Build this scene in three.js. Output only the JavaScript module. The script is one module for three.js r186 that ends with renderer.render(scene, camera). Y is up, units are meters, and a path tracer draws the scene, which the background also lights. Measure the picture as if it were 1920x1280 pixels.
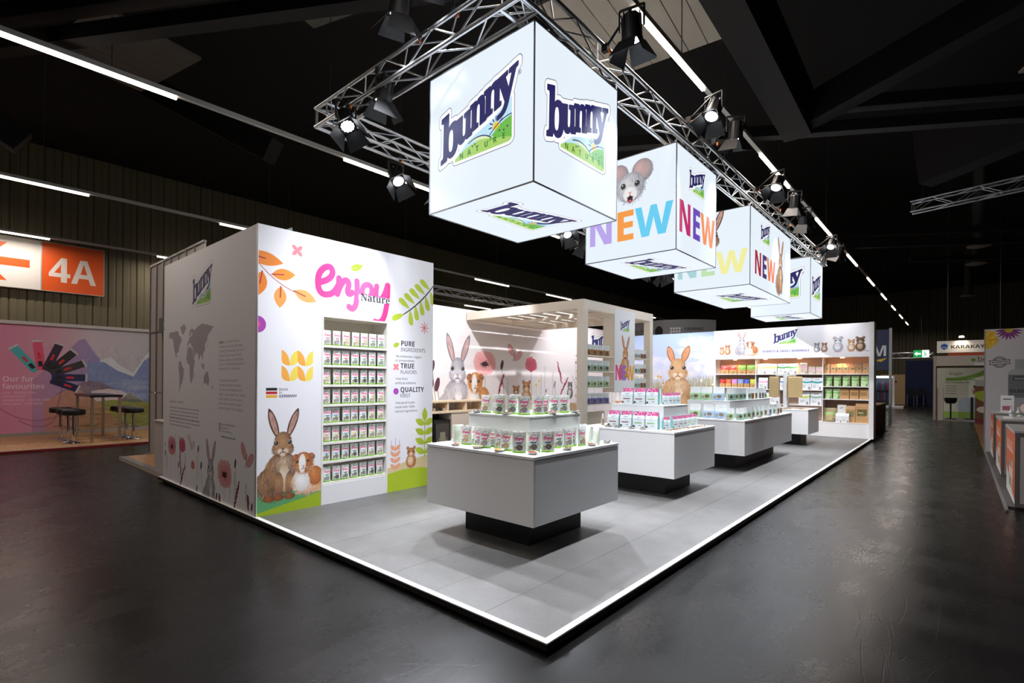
import * as THREE from 'three';
import { RoundedBoxGeometry } from 'three/addons/geometries/RoundedBoxGeometry.js';
import { mergeGeometries } from 'three/addons/utils/BufferGeometryUtils.js';
import { RectAreaLightUniformsLib } from 'three/addons/lights/RectAreaLightUniformsLib.js';

// ---------- camera, exposure ----------
const rad = (d) => (d * Math.PI) / 180;
const scene = new THREE.Scene();
scene.background = new THREE.Color(0x000000);
const camera = new THREE.PerspectiveCamera(67.402, 1.5, 0.05, 200);
camera.rotation.order = 'YXZ';
camera.position.set(1.898, 1.69, 2.515);
camera.rotation.set(0, rad(41.15), rad(0.42));
camera.setViewOffset(1920, 1280, 0, -73.2, 1920, 1280);          // shifted lens: verticals stay parallel
const renderer = new THREE.WebGLRenderer();
renderer.toneMapping = THREE.LinearToneMapping;
renderer.toneMappingExposure = 1.0;
renderer.shadowMap.enabled = true;
RectAreaLightUniformsLib.init();
const TUBE = 150, SPOT = 62, CUBE = 1.0;                           // light levels: ceiling tubes, truss spots, light cubes

// ---------- helpers ----------
let seed = 7;
const rnd = () => { seed = (seed * 1664525 + 1013904223) % 4294967296; return seed / 4294967296; };
const rr = (a, b) => a + (b - a) * rnd();
const mats = {};
function M(color, roughness = 0.6, metalness = 0, extra = {}) {
  const k = [color, roughness, metalness, JSON.stringify(extra)].join();
  return (mats[k] ??= new THREE.MeshStandardMaterial({ color, roughness, metalness, ...extra }));
}
const used = {};
function numbered(n) { const k = (used[n] = (used[n] ?? -1) + 1); return k ? n + '_' + String(k).padStart(3, '0') : n; }
function thing(name, label, category, pos = [0, 0, 0], turn = 0, group) {
  const o = new THREE.Group(); o.name = numbered(name); o.position.set(...pos); o.rotation.y = turn; scene.add(o);
  o.userData = { label, category }; if (group) o.userData.group = group;
  return o;
}
function place(o, x, y, z, rx = 0, ry = 0, rz = 0) { o.position.set(x, y, z); o.rotation.set(rx, ry, rz); return o; }
function mesh(name, geo, mat, parent = scene, pos) {
  const m = new THREE.Mesh(geo, mat); m.name = parent === scene ? numbered(name) : name; m.castShadow = m.receiveShadow = true;
  if (pos) m.position.set(...pos);
  parent.add(m); return m;
}
function one(name, label, category, geo, mat, pos = [0, 0, 0], group) {
  const m = mesh(name, geo, mat, scene, pos); m.userData = { label, category }; if (group) m.userData.group = group; return m;
}
function struct(name, geo, mat, pos) { const m = mesh(name, geo, mat, scene, pos); m.userData.kind = 'structure'; return m; }
function structGroup(name, pos = [0, 0, 0], turn = 0) {
  const o = new THREE.Group(); o.name = numbered(name); o.position.set(...pos); o.rotation.y = turn; o.userData.kind = 'structure'; scene.add(o); return o;
}
const geos = {};
const box = (w, h, d) => (geos['b' + [w, h, d]] ??= new THREE.BoxGeometry(w, h, d));
const rbox = (w, h, d, r = 0.004, s = 1) => (geos['r' + [w, h, d, r, s]] ??= new RoundedBoxGeometry(w, h, d, s, r));
const cyl = (r0, r1, h, s = 16) => (geos['c' + [r0, r1, h, s]] ??= new THREE.CylinderGeometry(r0, r1, h, s));
const bx = (w, h, d, x, y, z) => new THREE.BoxGeometry(w, h, d).translate(x, y, z);
const lathe = (pts, s = 20) => new THREE.LatheGeometry(pts.map((p) => new THREE.Vector2(...p)), s);
// a box spanning [x0,x1] x [y0,y1] x [z0,z1]
const span = (name, mat, parent, x0, x1, y0, y1, z0, z1) => mesh(name, box(+(x1 - x0).toFixed(4), +(y1 - y0).toFixed(4), +(z1 - z0).toFixed(4)), mat, parent, [(x0 + x1) / 2, (y0 + y1) / 2, (z0 + z1) / 2]);
const UP = new THREE.Vector3(0, 1, 0), V3 = (a) => new THREE.Vector3(...a);
const rodGeo = new THREE.CylinderGeometry(1, 1, 1, 8);
function rod(name, mat, parent, a, b, r) {
  const A = V3(a), B = V3(b), m = mesh(name, rodGeo, mat, parent), d = B.clone().sub(A);
  m.position.copy(A).addScaledVector(d, 0.5); m.quaternion.setFromUnitVectors(UP, d.clone().normalize()); m.scale.set(r, d.length(), r);
  return m;
}
function beamGeo(a, b, w, h) {           // a bar of rectangular section from a to b
  const A = V3(a), B = V3(b), d = B.clone().sub(A), g = new THREE.BoxGeometry(w, h, d.length());
  const m = new THREE.Matrix4().lookAt(new THREE.Vector3(), d.clone().negate(), UP); m.setPosition(A.addScaledVector(d, 0.5));
  return g.applyMatrix4(m);
}
// a printed board w x h (x right, y up), d thick, its uv running over the rectangle [u0,v0,u1,v1] of the print
function board(w, h, d, uv = [0, 0, 1, 1]) {
  const g = new THREE.BoxGeometry(w, h, d), p = g.attributes.position, t = g.attributes.uv;
  for (let i = 0; i < p.count; i++) t.setXY(i, uv[0] + (uv[2] - uv[0]) * (p.getX(i) / w + 0.5), uv[1] + (uv[3] - uv[1]) * (p.getY(i) / h + 0.5));
  return g;
}
function canvas(w, h, draw) {
  const c = document.createElement('canvas'); c.width = w; c.height = h; const g = c.getContext('2d');
  g.lineCap = g.lineJoin = 'round';
  draw(g, w, h);
  const t = new THREE.CanvasTexture(c); t.colorSpace = THREE.SRGBColorSpace; t.magFilter = THREE.LinearFilter; t.anisotropy = 8;
  return t;
}
function dataTex(n, fn, srgb = false) {
  const d = new Uint8Array(n * n * 4);
  for (let y = 0; y < n; y++) for (let x = 0; x < n; x++) { const v = fn(x, y); for (let c = 0; c < 3; c++) d[(y * n + x) * 4 + c] = Math.max(0, Math.min(255, v[c] ?? v[0])); d[(y * n + x) * 4 + 3] = 255; }
  const t = new THREE.DataTexture(d, n, n); t.magFilter = THREE.LinearFilter; t.wrapS = t.wrapT = THREE.RepeatWrapping; if (srgb) t.colorSpace = THREE.SRGBColorSpace; t.needsUpdate = true; return t;
}
const print = (map, roughness = 0.55) => new THREE.MeshStandardMaterial({ map, roughness });
// a tileable value noise
const NN = 64, grid = Array.from({ length: NN * NN }, () => rnd());
function noise(x, y, per = NN) {
  const xi = Math.floor(x), yi = Math.floor(y), f = x - xi, g = y - yi, s = f * f * (3 - 2 * f), t = g * g * (3 - 2 * g);
  const q = (a, b) => grid[(((b % per) + per) % per) * NN + (((a % per) + per) % per)];
  return (q(xi, yi) * (1 - s) + q(xi + 1, yi) * s) * (1 - t) + (q(xi, yi + 1) * (1 - s) + q(xi + 1, yi + 1) * s) * t;
}
// ---------- prints: what is drawn on the boards, boxes and bags ----------
const SANS = 'sans-serif', SERIF = 'serif';
function txt(g, s, x, y, px, color, font = SANS, weight = '', align = 'left', w) {
  g.font = `${weight} ${px}px ${font}`; g.fillStyle = color; g.textAlign = align; g.textBaseline = 'alphabetic';
  if (w) { const m = g.measureText(s).width; g.save(); g.translate(x, y); g.scale(w / m, 1); g.fillText(s, 0, 0); g.restore(); } else g.fillText(s, x, y);
}
// the word mark over a small landscape; x, y = lower left corner, w = width
function logo(g, x, y, w, ink = '#1d1b5e', soft = false) {
  g.save(); g.translate(x, y); g.scale(w / 100, w / 100);
  const L = [['b', 2, -3, 25, 50], ['u', 23, -14, 21, 40], ['n', 41, -21.5, 21, 40], ['n', 58.5, -28, 21, 40], ['y', 75, -33, 22, 40]];
  const glyph = (paint) => { for (const [c, lx, ly, lw, px] of L) { g.save(); g.transform(1, -0.3, -0.02, 1, lx, ly); g.font = `bold ${px}px ${SERIF}`; g.textAlign = 'left'; const m = g.measureText(c).width; g.scale((lw * 1.03) / m, 1.1); paint(c); g.restore(); } };
  const land = () => { g.beginPath(); g.moveTo(22, -3); g.lineTo(40, -16); g.lineTo(70, -25); g.lineTo(92, -38); g.lineTo(92, -4); g.quadraticCurveTo(92, -1, 88, -0.5); g.lineTo(22, -0.5); g.closePath(); };
  g.strokeStyle = '#3a4060'; g.lineWidth = 10.6; glyph((c) => g.strokeText(c, 0, 0)); g.lineWidth = 6.4; land(); g.stroke();
  g.strokeStyle = '#fff'; g.lineWidth = 9.6; glyph((c) => g.strokeText(c, 0, 0)); g.lineWidth = 5.4; land(); g.stroke();
  g.fillStyle = '#bfe6f7'; land(); g.fill();
  g.save(); land(); g.clip();
  g.fillStyle = '#a9d468'; g.beginPath(); g.moveTo(15, 2); g.quadraticCurveTo(45, -22, 95, -5); g.lineTo(95, 4); g.lineTo(15, 4); g.fill();
  g.fillStyle = '#f9c92f'; g.beginPath(); g.arc(74, -18, 3.6, 0, 7); g.fill();
  g.strokeStyle = ink; g.lineWidth = 1; for (let a = 0; a < 7; a++) { const t = Math.PI + (a * Math.PI) / 6; g.beginPath(); g.moveTo(74 + 5 * Math.cos(t), -18 + 5 * Math.sin(t)); g.lineTo(74 + 8.4 * Math.cos(t), -18 + 8.4 * Math.sin(t)); g.stroke(); }
  g.fillStyle = '#6cbb45'; g.beginPath(); g.moveTo(64, -7); g.quadraticCurveTo(80, -22, 95, -22); g.lineTo(95, -2); g.quadraticCurveTo(80, -9, 64, -7); g.fill();
  g.fillStyle = '#dff0c0'; g.beginPath(); g.moveTo(38, -14); g.quadraticCurveTo(58, -18, 72, -9); g.quadraticCurveTo(52, -13, 38, -14); g.fill();
  g.strokeStyle = ink; g.lineWidth = 0.9; g.beginPath(); g.moveTo(40, -13); g.quadraticCurveTo(56, -19, 68, -10); g.stroke(); g.beginPath(); g.moveTo(66, -12); g.quadraticCurveTo(80, -24, 93, -23); g.stroke();
  g.fillStyle = ink; for (const [a, b] of [[78, -13], [83, -12], [87, -14], [45, -9], [48, -10]]) { g.beginPath(); g.arc(a, b, 0.8, 0, 7); g.fill(); }
  g.restore();
  'NATURE'.split('').forEach((c, i) => { g.save(); g.translate(28 + i * 10.6, -2.2 - i * 0.55); g.rotate(-0.05); txt(g, c, 0, 0, 7, '#2f6b2a', SANS, 'bold'); g.restore(); });
  g.strokeStyle = ink; g.lineWidth = 2.2; g.fillStyle = ink; glyph((c) => { g.strokeText(c, 0, 0); g.fillText(c, 0, 0); });
  g.restore();
}
// brush lettering of the word "enjoy"; x, y = upper left, w = width
function enjoy(g, x, y, w, c0 = '#f0358b', c1 = '#f86fae') {
  g.save(); g.translate(x, y); g.scale(w / 100, w / 100);
  const gr = g.createLinearGradient(0, 0, 100, 40); gr.addColorStop(0, c0); gr.addColorStop(0.6, c1); gr.addColorStop(1, c0); g.strokeStyle = gr; g.lineCap = g.lineJoin = 'round';
  const S = (lw, ...p) => { g.lineWidth = lw; g.beginPath(); g.moveTo(p[0], p[1]); for (let i = 2; i < p.length; i += 4) g.quadraticCurveTo(p[i], p[i + 1], p[i + 2], p[i + 3]); g.stroke(); };
  S(7, 5, 22, 21, 17, 21, 8, 20, 1, 13, 4, 2, 10, 4, 26, 6, 38, 19, 33, 24, 30, 27, 24);                       // e
  S(7, 29, 14, 29, 22, 27, 32, 33, 14, 39, 15, 43, 17, 40, 26, 40, 33, 46, 28);                                // n
  S(7, 52, 14, 53, 30, 51, 40, 48, 50, 42, 45);                                                                // j
  S(6.6, 65, 16, 59, 18, 59, 26, 60, 34, 66, 32, 73, 29, 72, 21, 71, 15, 65, 16);                              // o
  S(7, 79, 16, 76, 32, 82, 32, 89, 31, 94, 13); S(7.4, 95, 13, 95, 34, 91, 48, 87, 62, 77, 59);                // y
  g.restore();
}
// ---- painted animals: soft fur made of many short strokes ----
const hex = (c) => [1, 2, 3].map((i) => (c.length < 7 ? parseInt(c[i] + c[i], 16) : parseInt(c.slice(i * 2 - 1, i * 2 + 1), 16)));
const mixc = (a, b, t) => { const A = hex(a), B = hex(b); return '#' + A.map((v, i) => Math.max(0, Math.min(255, Math.round(v + (B[i] - v) * t))).toString(16).padStart(2, '0')).join(''); };
function fur(g, cx, cy, rx, ry, c0, c1, o = {}) {
  const { rot = 0, n = 420, len = 0.22, dark = c1, dir = 1.3 } = o, m = Math.min(rx, ry);
  g.save(); g.translate(cx, cy); g.rotate(rot);
  const gr = g.createRadialGradient(-rx * 0.25, -ry * 0.3, m * 0.1, 0, 0, Math.max(rx, ry)); gr.addColorStop(0, c0); gr.addColorStop(0.6, mixc(c0, c1, 0.4)); gr.addColorStop(1, mixc(c0, c1, 0.85));
  g.fillStyle = gr; g.beginPath(); g.ellipse(0, 0, rx * 0.95, ry * 0.95, 0, 0, 7); g.fill();
  for (let i = 0; i < n * 2; i++) {
    const a = rnd() * 6.283, r = Math.sqrt(rnd()), x = Math.cos(a) * r * rx, y = Math.sin(a) * r * ry, q = Math.hypot(x / rx + 0.25, y / ry + 0.3), t = Math.min(1, Math.max(0, q * 0.72 - 0.1 + (rnd() - 0.5) * 0.6));
    const d = dir + (rnd() - 0.5) * 0.9 - 0.6 * (x / rx), l = len * rr(0.4, 1.1) * m;
    g.strokeStyle = rnd() < 0.06 ? mixc(dark, '#1a1210', 0.3) : rnd() < 0.08 ? mixc(c0, '#ffffff', 0.5) : mixc(c0, c1, t); g.lineWidth = m * rr(0.012, 0.03); g.globalAlpha = 0.6;
    g.beginPath(); g.moveTo(x, y); g.quadraticCurveTo(x + Math.cos(d) * l * 0.6, y + Math.sin(d) * l * 0.5, x + Math.cos(d + 0.25) * l, y + Math.sin(d + 0.25) * l); g.stroke();
  }
  g.globalAlpha = 1; g.restore();
}
function eye(g, x, y, r) { g.globalAlpha = 0.45; g.fillStyle = '#3a2a24'; g.beginPath(); g.ellipse(x, y, r * 1.5, r * 1.5, 0, 0, 7); g.fill(); g.globalAlpha = 1; g.fillStyle = '#120d0c'; g.beginPath(); g.ellipse(x, y, r * 1.05, r * 1.25, 0, 0, 7); g.fill(); g.fillStyle = '#fff'; g.beginPath(); g.arc(x - r * 0.3, y - r * 0.5, r * 0.3, 0, 7); g.fill(); g.globalAlpha = 0.35; g.beginPath(); g.ellipse(x + r * 0.2, y + r * 0.6, r * 0.5, r * 0.25, 0, 0, 7); g.fill(); g.globalAlpha = 1; }
function ear(g, x, y, l, w, rot, c, inner) {
  g.save(); g.translate(x, y); g.rotate(rot);
  const sh = (k) => { g.beginPath(); g.moveTo(-w * 0.35 * k, 0); g.bezierCurveTo(-w * 1.1 * k, -l * 0.4, -w * 0.7 * k, -l * 0.85, 0, -l * (0.5 + 0.5 * k)); g.bezierCurveTo(w * 0.8 * k, -l * 0.8, w * 0.9 * k, -l * 0.35, w * 0.35 * k, 0); g.closePath(); };
  g.fillStyle = c; sh(1); g.fill(); g.fillStyle = inner; g.translate(0, -l * 0.06); sh(0.62); g.fill();
  g.strokeStyle = c; g.globalAlpha = 0.5; g.lineWidth = w * 0.06; for (let i = 0; i < 16; i++) { const t = rnd(); g.beginPath(); g.moveTo(rr(-w, w) * 0.45, -l * t * 0.8); g.lineTo(rr(-w, w) * 0.3, -l * t * 0.8 - l * 0.14); g.stroke(); }
  g.restore();
}
function face(g, s, dark, nose, mouthOpen) {
  g.fillStyle = nose; g.beginPath(); g.moveTo(-0.16 * s, 0.3 * s); g.lineTo(0.16 * s, 0.3 * s); g.lineTo(0, 0.46 * s); g.fill();
  g.strokeStyle = dark; g.lineWidth = 0.05 * s; g.beginPath(); g.moveTo(0, 0.46 * s); g.lineTo(0, 0.58 * s); g.moveTo(-0.2 * s, 0.66 * s); g.quadraticCurveTo(0, 0.52 * s, 0.2 * s, 0.66 * s); g.stroke();
  if (mouthOpen) { g.fillStyle = '#3a1512'; g.beginPath(); g.ellipse(0, 0.78 * s, 0.19 * s, 0.24 * s, 0, 0, 7); g.fill(); g.fillStyle = '#d8626a'; g.beginPath(); g.ellipse(0, 0.9 * s, 0.12 * s, 0.1 * s, 0, 0, 7); g.fill(); }
  g.strokeStyle = '#fff'; g.globalAlpha = 0.7; g.lineWidth = 0.015 * s; for (const k of [-1, 1]) for (let i = 0; i < 5; i++) { g.beginPath(); g.moveTo(k * 0.25 * s, (0.45 + i * 0.04) * s); g.quadraticCurveTo(k * 0.8 * s, (0.4 + i * 0.1) * s, k * 1.2 * s, (0.45 + i * 0.16) * s); g.stroke(); } g.globalAlpha = 1;
}
// P: { c0 light, c1 dark fur, belly, inner ear, nose }, origin = middle of the head, s = half the head's height
function rabbit(g, x, y, s, P, o = {}) {
  g.save(); g.translate(x, y); g.scale(o.flip ? -1 : 1, 1); const bl = P.belly ?? P.c0;
  if (o.body !== 0) {
    fur(g, -0.75 * s, 2.75 * s, 1.2 * s, 1.25 * s, P.c0, P.c1, { n: 700, len: 0.28 }); fur(g, -0.2 * s, 2.1 * s, 1.15 * s, 1.5 * s, P.c0, P.c1, { n: 800, len: 0.28 });
    fur(g, 0.2 * s, 1.6 * s, 0.85 * s, 0.95 * s, mixc(P.c0, bl, 0.5), P.c1, { n: 420, len: 0.35 }); fur(g, 0.1 * s, 2.5 * s, 0.42 * s, 1.05 * s, bl, P.c0, { n: 260, len: 0.4 });
    for (const k of [-0.28, 0.5]) fur(g, k * s, 2.95 * s, 0.33 * s, 0.95 * s, P.c0, P.c1, { n: 260 });
    if (o.feet !== 0) for (const k of [-1.0, -0.3, 0.52]) fur(g, k * s, 3.9 * s, 0.42 * s, 0.24 * s, P.foot ?? P.c0, P.c1, { n: 110 });
  }
  const eL = 2.15 * s * (o.earL ?? 1), eW = 0.4 * s * (o.earW ?? 1); ear(g, -0.4 * s, -0.6 * s, eL, eW, -0.3 + (o.tilt ?? 0), P.c1, P.inner); ear(g, 0.4 * s, -0.6 * s, eL, eW, 0.36 + (o.tilt ?? 0), P.c1, P.inner);
  fur(g, 0, -0.25 * s, 0.64 * s, 0.68 * s, P.c0, P.c1, { n: 420, dir: 1.57 }); fur(g, -0.3 * s, 0.35 * s, 0.52 * s, 0.55 * s, P.c0, P.c1, { n: 300, dir: 2.0 }); fur(g, 0.3 * s, 0.35 * s, 0.52 * s, 0.55 * s, P.c0, P.c1, { n: 300, dir: 1.1 });
  fur(g, 0, 0.0, 0.3 * s, 0.6 * s, P.c0, mixc(P.c0, P.c1, 0.4), { n: 200, dir: -1.57 }); for (const k of [-1, 1]) fur(g, k * 0.17 * s, 0.52 * s, 0.25 * s, 0.24 * s, bl, P.c0, { n: 130, len: 0.3 }); fur(g, 0, 0.78 * s, 0.24 * s, 0.16 * s, bl, P.c0, { n: 70 });
  for (const k of [-1, 1]) { fur(g, k * 0.5 * s, -0.1 * s, 0.2 * s, 0.22 * s, bl, P.c0, { n: 70 }); eye(g, k * 0.5 * s, -0.1 * s, 0.12 * s); }
  face(g, s, '#3b2a25', P.nose ?? '#d59a8b', o.open);
  g.restore();
}
function guineaPig(g, x, y, s, o = {}) {
  g.save(); g.translate(x, y); g.scale(o.flip ? -1 : 1, 1); const O = o.c ?? '#d98a48', D = o.d ?? '#9a5324';
  fur(g, 0.45 * s, 1.5 * s, 1.45 * s, 1.25 * s, '#ffffff', O, { n: 800, len: 0.35 }); fur(g, 1.1 * s, 1.3 * s, 0.7 * s, 0.9 * s, O, D, { n: 350 }); fur(g, -0.1 * s, 1.7 * s, 0.7 * s, 0.9 * s, '#ffffff', '#d9cfc8', { n: 350 });
  fur(g, 0, 0, 0.92 * s, 0.95 * s, O, D, { n: 600 }); fur(g, -0.12 * s, 0.1 * s, 0.34 * s, 0.9 * s, '#ffffff', '#f0dfd0', { n: 320 });
  for (const k of [-1, 1]) fur(g, k * 0.78 * s, -0.5 * s, 0.34 * s, 0.26 * s, '#c27b5c', '#6e3a24', { n: 90, rot: k * 0.7 });
  eye(g, -0.58 * s, -0.1 * s, 0.1 * s); eye(g, 0.42 * s, -0.1 * s, 0.1 * s); face(g, s * 0.9, '#4a2a20', '#d99a90');
  if (o.feet !== 0) { g.fillStyle = '#e3aaa0'; for (const k of [-0.5, 0.1, 1.0]) { g.beginPath(); g.ellipse(k * s, 2.65 * s, 0.24 * s, 0.13 * s, 0, 0, 7); g.fill(); } }
  g.restore();
}
function hamster(g, x, y, s, o = {}) {
  g.save(); g.translate(x, y); g.scale(o.flip ? -1 : 1, 1); const c = o.c ?? '#d8965a', d = o.d ?? '#94572c', w = o.w ?? '#f6e6d6';
  for (const k of [-1, 1]) { fur(g, k * 0.68 * s, -0.72 * s, (o.ear ?? 0.3) * s, (o.ear ?? 0.3) * s, o.inner ?? '#c08a72', d, { n: 80 }); }
  if (o.body !== 0) { fur(g, 0, 1.45 * s, 1.05 * s, 1.25 * s, c, d, { n: 600 }); fur(g, -0.1 * s, 1.4 * s, 0.6 * s, 0.9 * s, w, c, { n: 320 }); g.fillStyle = '#e8b0a0'; for (const k of [-0.35, 0.25]) { g.beginPath(); g.ellipse(k * s, 1.15 * s, 0.2 * s, 0.12 * s, 0.4, 0, 7); g.fill(); g.beginPath(); g.ellipse(k * 1.6 * s, 2.62 * s, 0.28 * s, 0.12 * s, 0, 0, 7); g.fill(); } }
  fur(g, 0, 0, 0.85 * s, 0.8 * s, c, d, { n: 450 }); fur(g, 0, 0.35 * s, 0.42 * s, 0.4 * s, w, c, { n: 160 });
  eye(g, -0.4 * s, -0.12 * s, 0.11 * s); eye(g, 0.4 * s, -0.12 * s, 0.11 * s); face(g, s * 0.8, '#4a2a20', '#e0a49a', o.open);
  if (o.tail) { g.strokeStyle = d; g.lineWidth = 0.1 * s; g.beginPath(); g.moveTo(0.8 * s, 2.4 * s); g.quadraticCurveTo(1.5 * s, 2.8 * s, 2.1 * s, 2.5 * s); g.stroke(); }
  g.restore();
}
const GREY = { c0: '#cfc9cd', c1: '#857f88', belly: '#f3eef0', inner: '#d9aca4', nose: '#b98d88' }, BROWN = { c0: '#b98a5e', c1: '#54382a', belly: '#e6d6c4', inner: '#c79a8c', nose: '#6a4a3c', foot: '#a85f30' }, TAN = { c0: '#e0b483', c1: '#a8764a', belly: '#f2ddc3', inner: '#e39a72', nose: '#d08a6a' }, CHIN = { c0: '#e6e6ea', c1: '#8f8f98', belly: '#ffffff', inner: '#d7b3ad', nose: '#c58f86' };
// ---- painted flowers ----
function stem(g, x, y, x2, y2, c = '#7d8a78', w = 1.6) { g.strokeStyle = c; g.lineWidth = w; g.beginPath(); g.moveTo(x, y); g.quadraticCurveTo(x + (x2 - x) * 0.1 + 4, (y + y2) / 2, x2, y2); g.stroke(); }
function poppy(g, x, y, r, c0 = '#f3b3ae', c1 = '#d9646f', side = false) {
  r *= 1.25; if (side) y += r * 0.4;
  const petal = (a, w, h, t) => { g.save(); g.translate(x, y); g.rotate(a); const gr = g.createRadialGradient(0, -h * 0.2, h * 0.1, 0, -h * 0.5, h); gr.addColorStop(0, mixc(c0, c1, 0.8)); gr.addColorStop(0.5, mixc(c0, c1, t)); gr.addColorStop(1, c0); g.fillStyle = gr; g.globalAlpha = 0.93; g.beginPath(); g.moveTo(0, h * 0.12); const n = 14; for (let i = 0; i <= n; i++) { const q = -1.45 + (2.9 * i) / n, k = 1 + rr(-0.05, 0.06); g.lineTo(Math.sin(q) * w * k, -h * (0.32 + 0.68 * Math.cos(q)) * k); } g.closePath(); g.fill(); g.strokeStyle = c1; g.globalAlpha = 0.35; g.lineWidth = r * 0.015; for (let i = 0; i < 12; i++) { const q = rr(-0.9, 0.9); g.beginPath(); g.moveTo(0, 0); g.quadraticCurveTo(Math.sin(q) * w * 0.4, -h * 0.5, Math.sin(q) * w * 0.85, -h * (0.4 + 0.5 * Math.cos(q))); g.stroke(); } g.restore(); };
  if (side) { petal(0, r * 0.55, r * 1.0, 0.3); petal(-0.4, r * 0.5, r * 0.95, 0.5); petal(0.42, r * 0.5, r * 0.95, 0.6); petal(0.05, r * 0.4, r * 0.8, 0.75); }
  else { for (const [a, t] of [[0, 0.25], [3.14, 0.4], [-1.5, 0.3], [1.55, 0.45]]) petal(a, r * 0.7, r * (Math.abs(a) > 1 && Math.abs(a) < 2 ? 0.95 : 0.72), t); g.fillStyle = '#33232c'; g.beginPath(); g.ellipse(x, y + r * 0.06, r * 0.27, r * 0.15, 0, 0, 7); g.fill(); g.strokeStyle = '#4a2c34'; g.lineWidth = r * 0.02; for (let i = 0; i < 22; i++) { const a = rnd() * 6.28; g.beginPath(); g.moveTo(x, y + r * 0.06); g.lineTo(x + Math.cos(a) * r * 0.4, y + r * 0.06 + Math.sin(a) * r * 0.24); g.stroke(); } }
}
function spike(g, x, y, x2, y2, c = '#a83a50', w = 5) { const n = 26; for (let i = 0; i < n; i++) { const t = i / n, k = w * (0.35 + 0.65 * Math.sin(t * 2.6 + 0.3)); g.fillStyle = mixc(c, '#6e2136', rnd() * 0.6); g.beginPath(); g.ellipse(x + (x2 - x) * t + rr(-k, k) * 0.5, y + (y2 - y) * t, k * 0.55, k * 0.8, rr(-1, 1), 0, 7); g.fill(); } }
function seeds(g, x, y, h, c = '#8f8a80', k = 1) { stem(g, x, y + h, x + rr(-4, 4), y, c, 1 * k); for (let i = 0; i < 16; i++) { g.fillStyle = c; g.beginPath(); g.ellipse(x + rr(-5, 5) * k, y + (i / 16) * h * 0.7, 1.3 * k, 3 * k, rr(-0.8, 0.8), 0, 7); g.fill(); } }
function bud(g, x, y, s, h, c = '#463340') { stem(g, x, y, x + s, y + h, '#8a8f86', s * 0.14); g.fillStyle = c; g.beginPath(); g.ellipse(x, y, s * 0.42, s, 0.25, 0, 7); g.fill(); }
function butterfly(g, x, y, s, c = '#e59a9a') { g.globalAlpha = 0.85; for (const [a, b, r] of [[-0.55, -0.5, -0.6], [0.65, 0.1, 0.9]]) { g.fillStyle = c; g.beginPath(); g.ellipse(x + a * s, y + b * s, s * 0.34, s * 0.72, r, 0, 7); g.fill(); g.strokeStyle = '#9a4a50'; g.lineWidth = s * 0.04; g.stroke(); } g.globalAlpha = 1; g.strokeStyle = '#6b4444'; g.lineWidth = s * 0.09; g.beginPath(); g.moveTo(x + 0.1 * s, y - 0.3 * s); g.lineTo(x - 0.15 * s, y + 0.7 * s); g.stroke(); }
function leaf(g, x, y, l, w, a, c, vein) { g.save(); g.translate(x, y); g.rotate(a); g.fillStyle = c; g.beginPath(); g.moveTo(0, 0); g.quadraticCurveTo(l * 0.45, -w, l, 0); g.quadraticCurveTo(l * 0.45, w, 0, 0); g.fill(); if (vein) { g.strokeStyle = vein; g.lineWidth = w * 0.09; g.beginPath(); g.moveTo(0, 0); g.lineTo(l * 0.5, 0); g.stroke(); } g.restore(); }
function word(g, s, x, y, h, cols, w) {          // block capitals, each in its own colour
  g.font = `bold ${h * 1.38}px ${SANS}`; g.textAlign = 'left'; const m = s.split('').map((c) => g.measureText(c).width), k = w / m.reduce((a, b) => a + b);
  let u = x; s.split('').forEach((c, i) => { g.save(); g.translate(u, y); g.scale(k, 1); g.fillStyle = cols[i]; g.fillText(c, 0, 0); g.lineWidth = h * 0.03; g.strokeStyle = cols[i]; g.strokeText(c, 0, 0); g.restore(); u += m[i] * k; });
}
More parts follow.
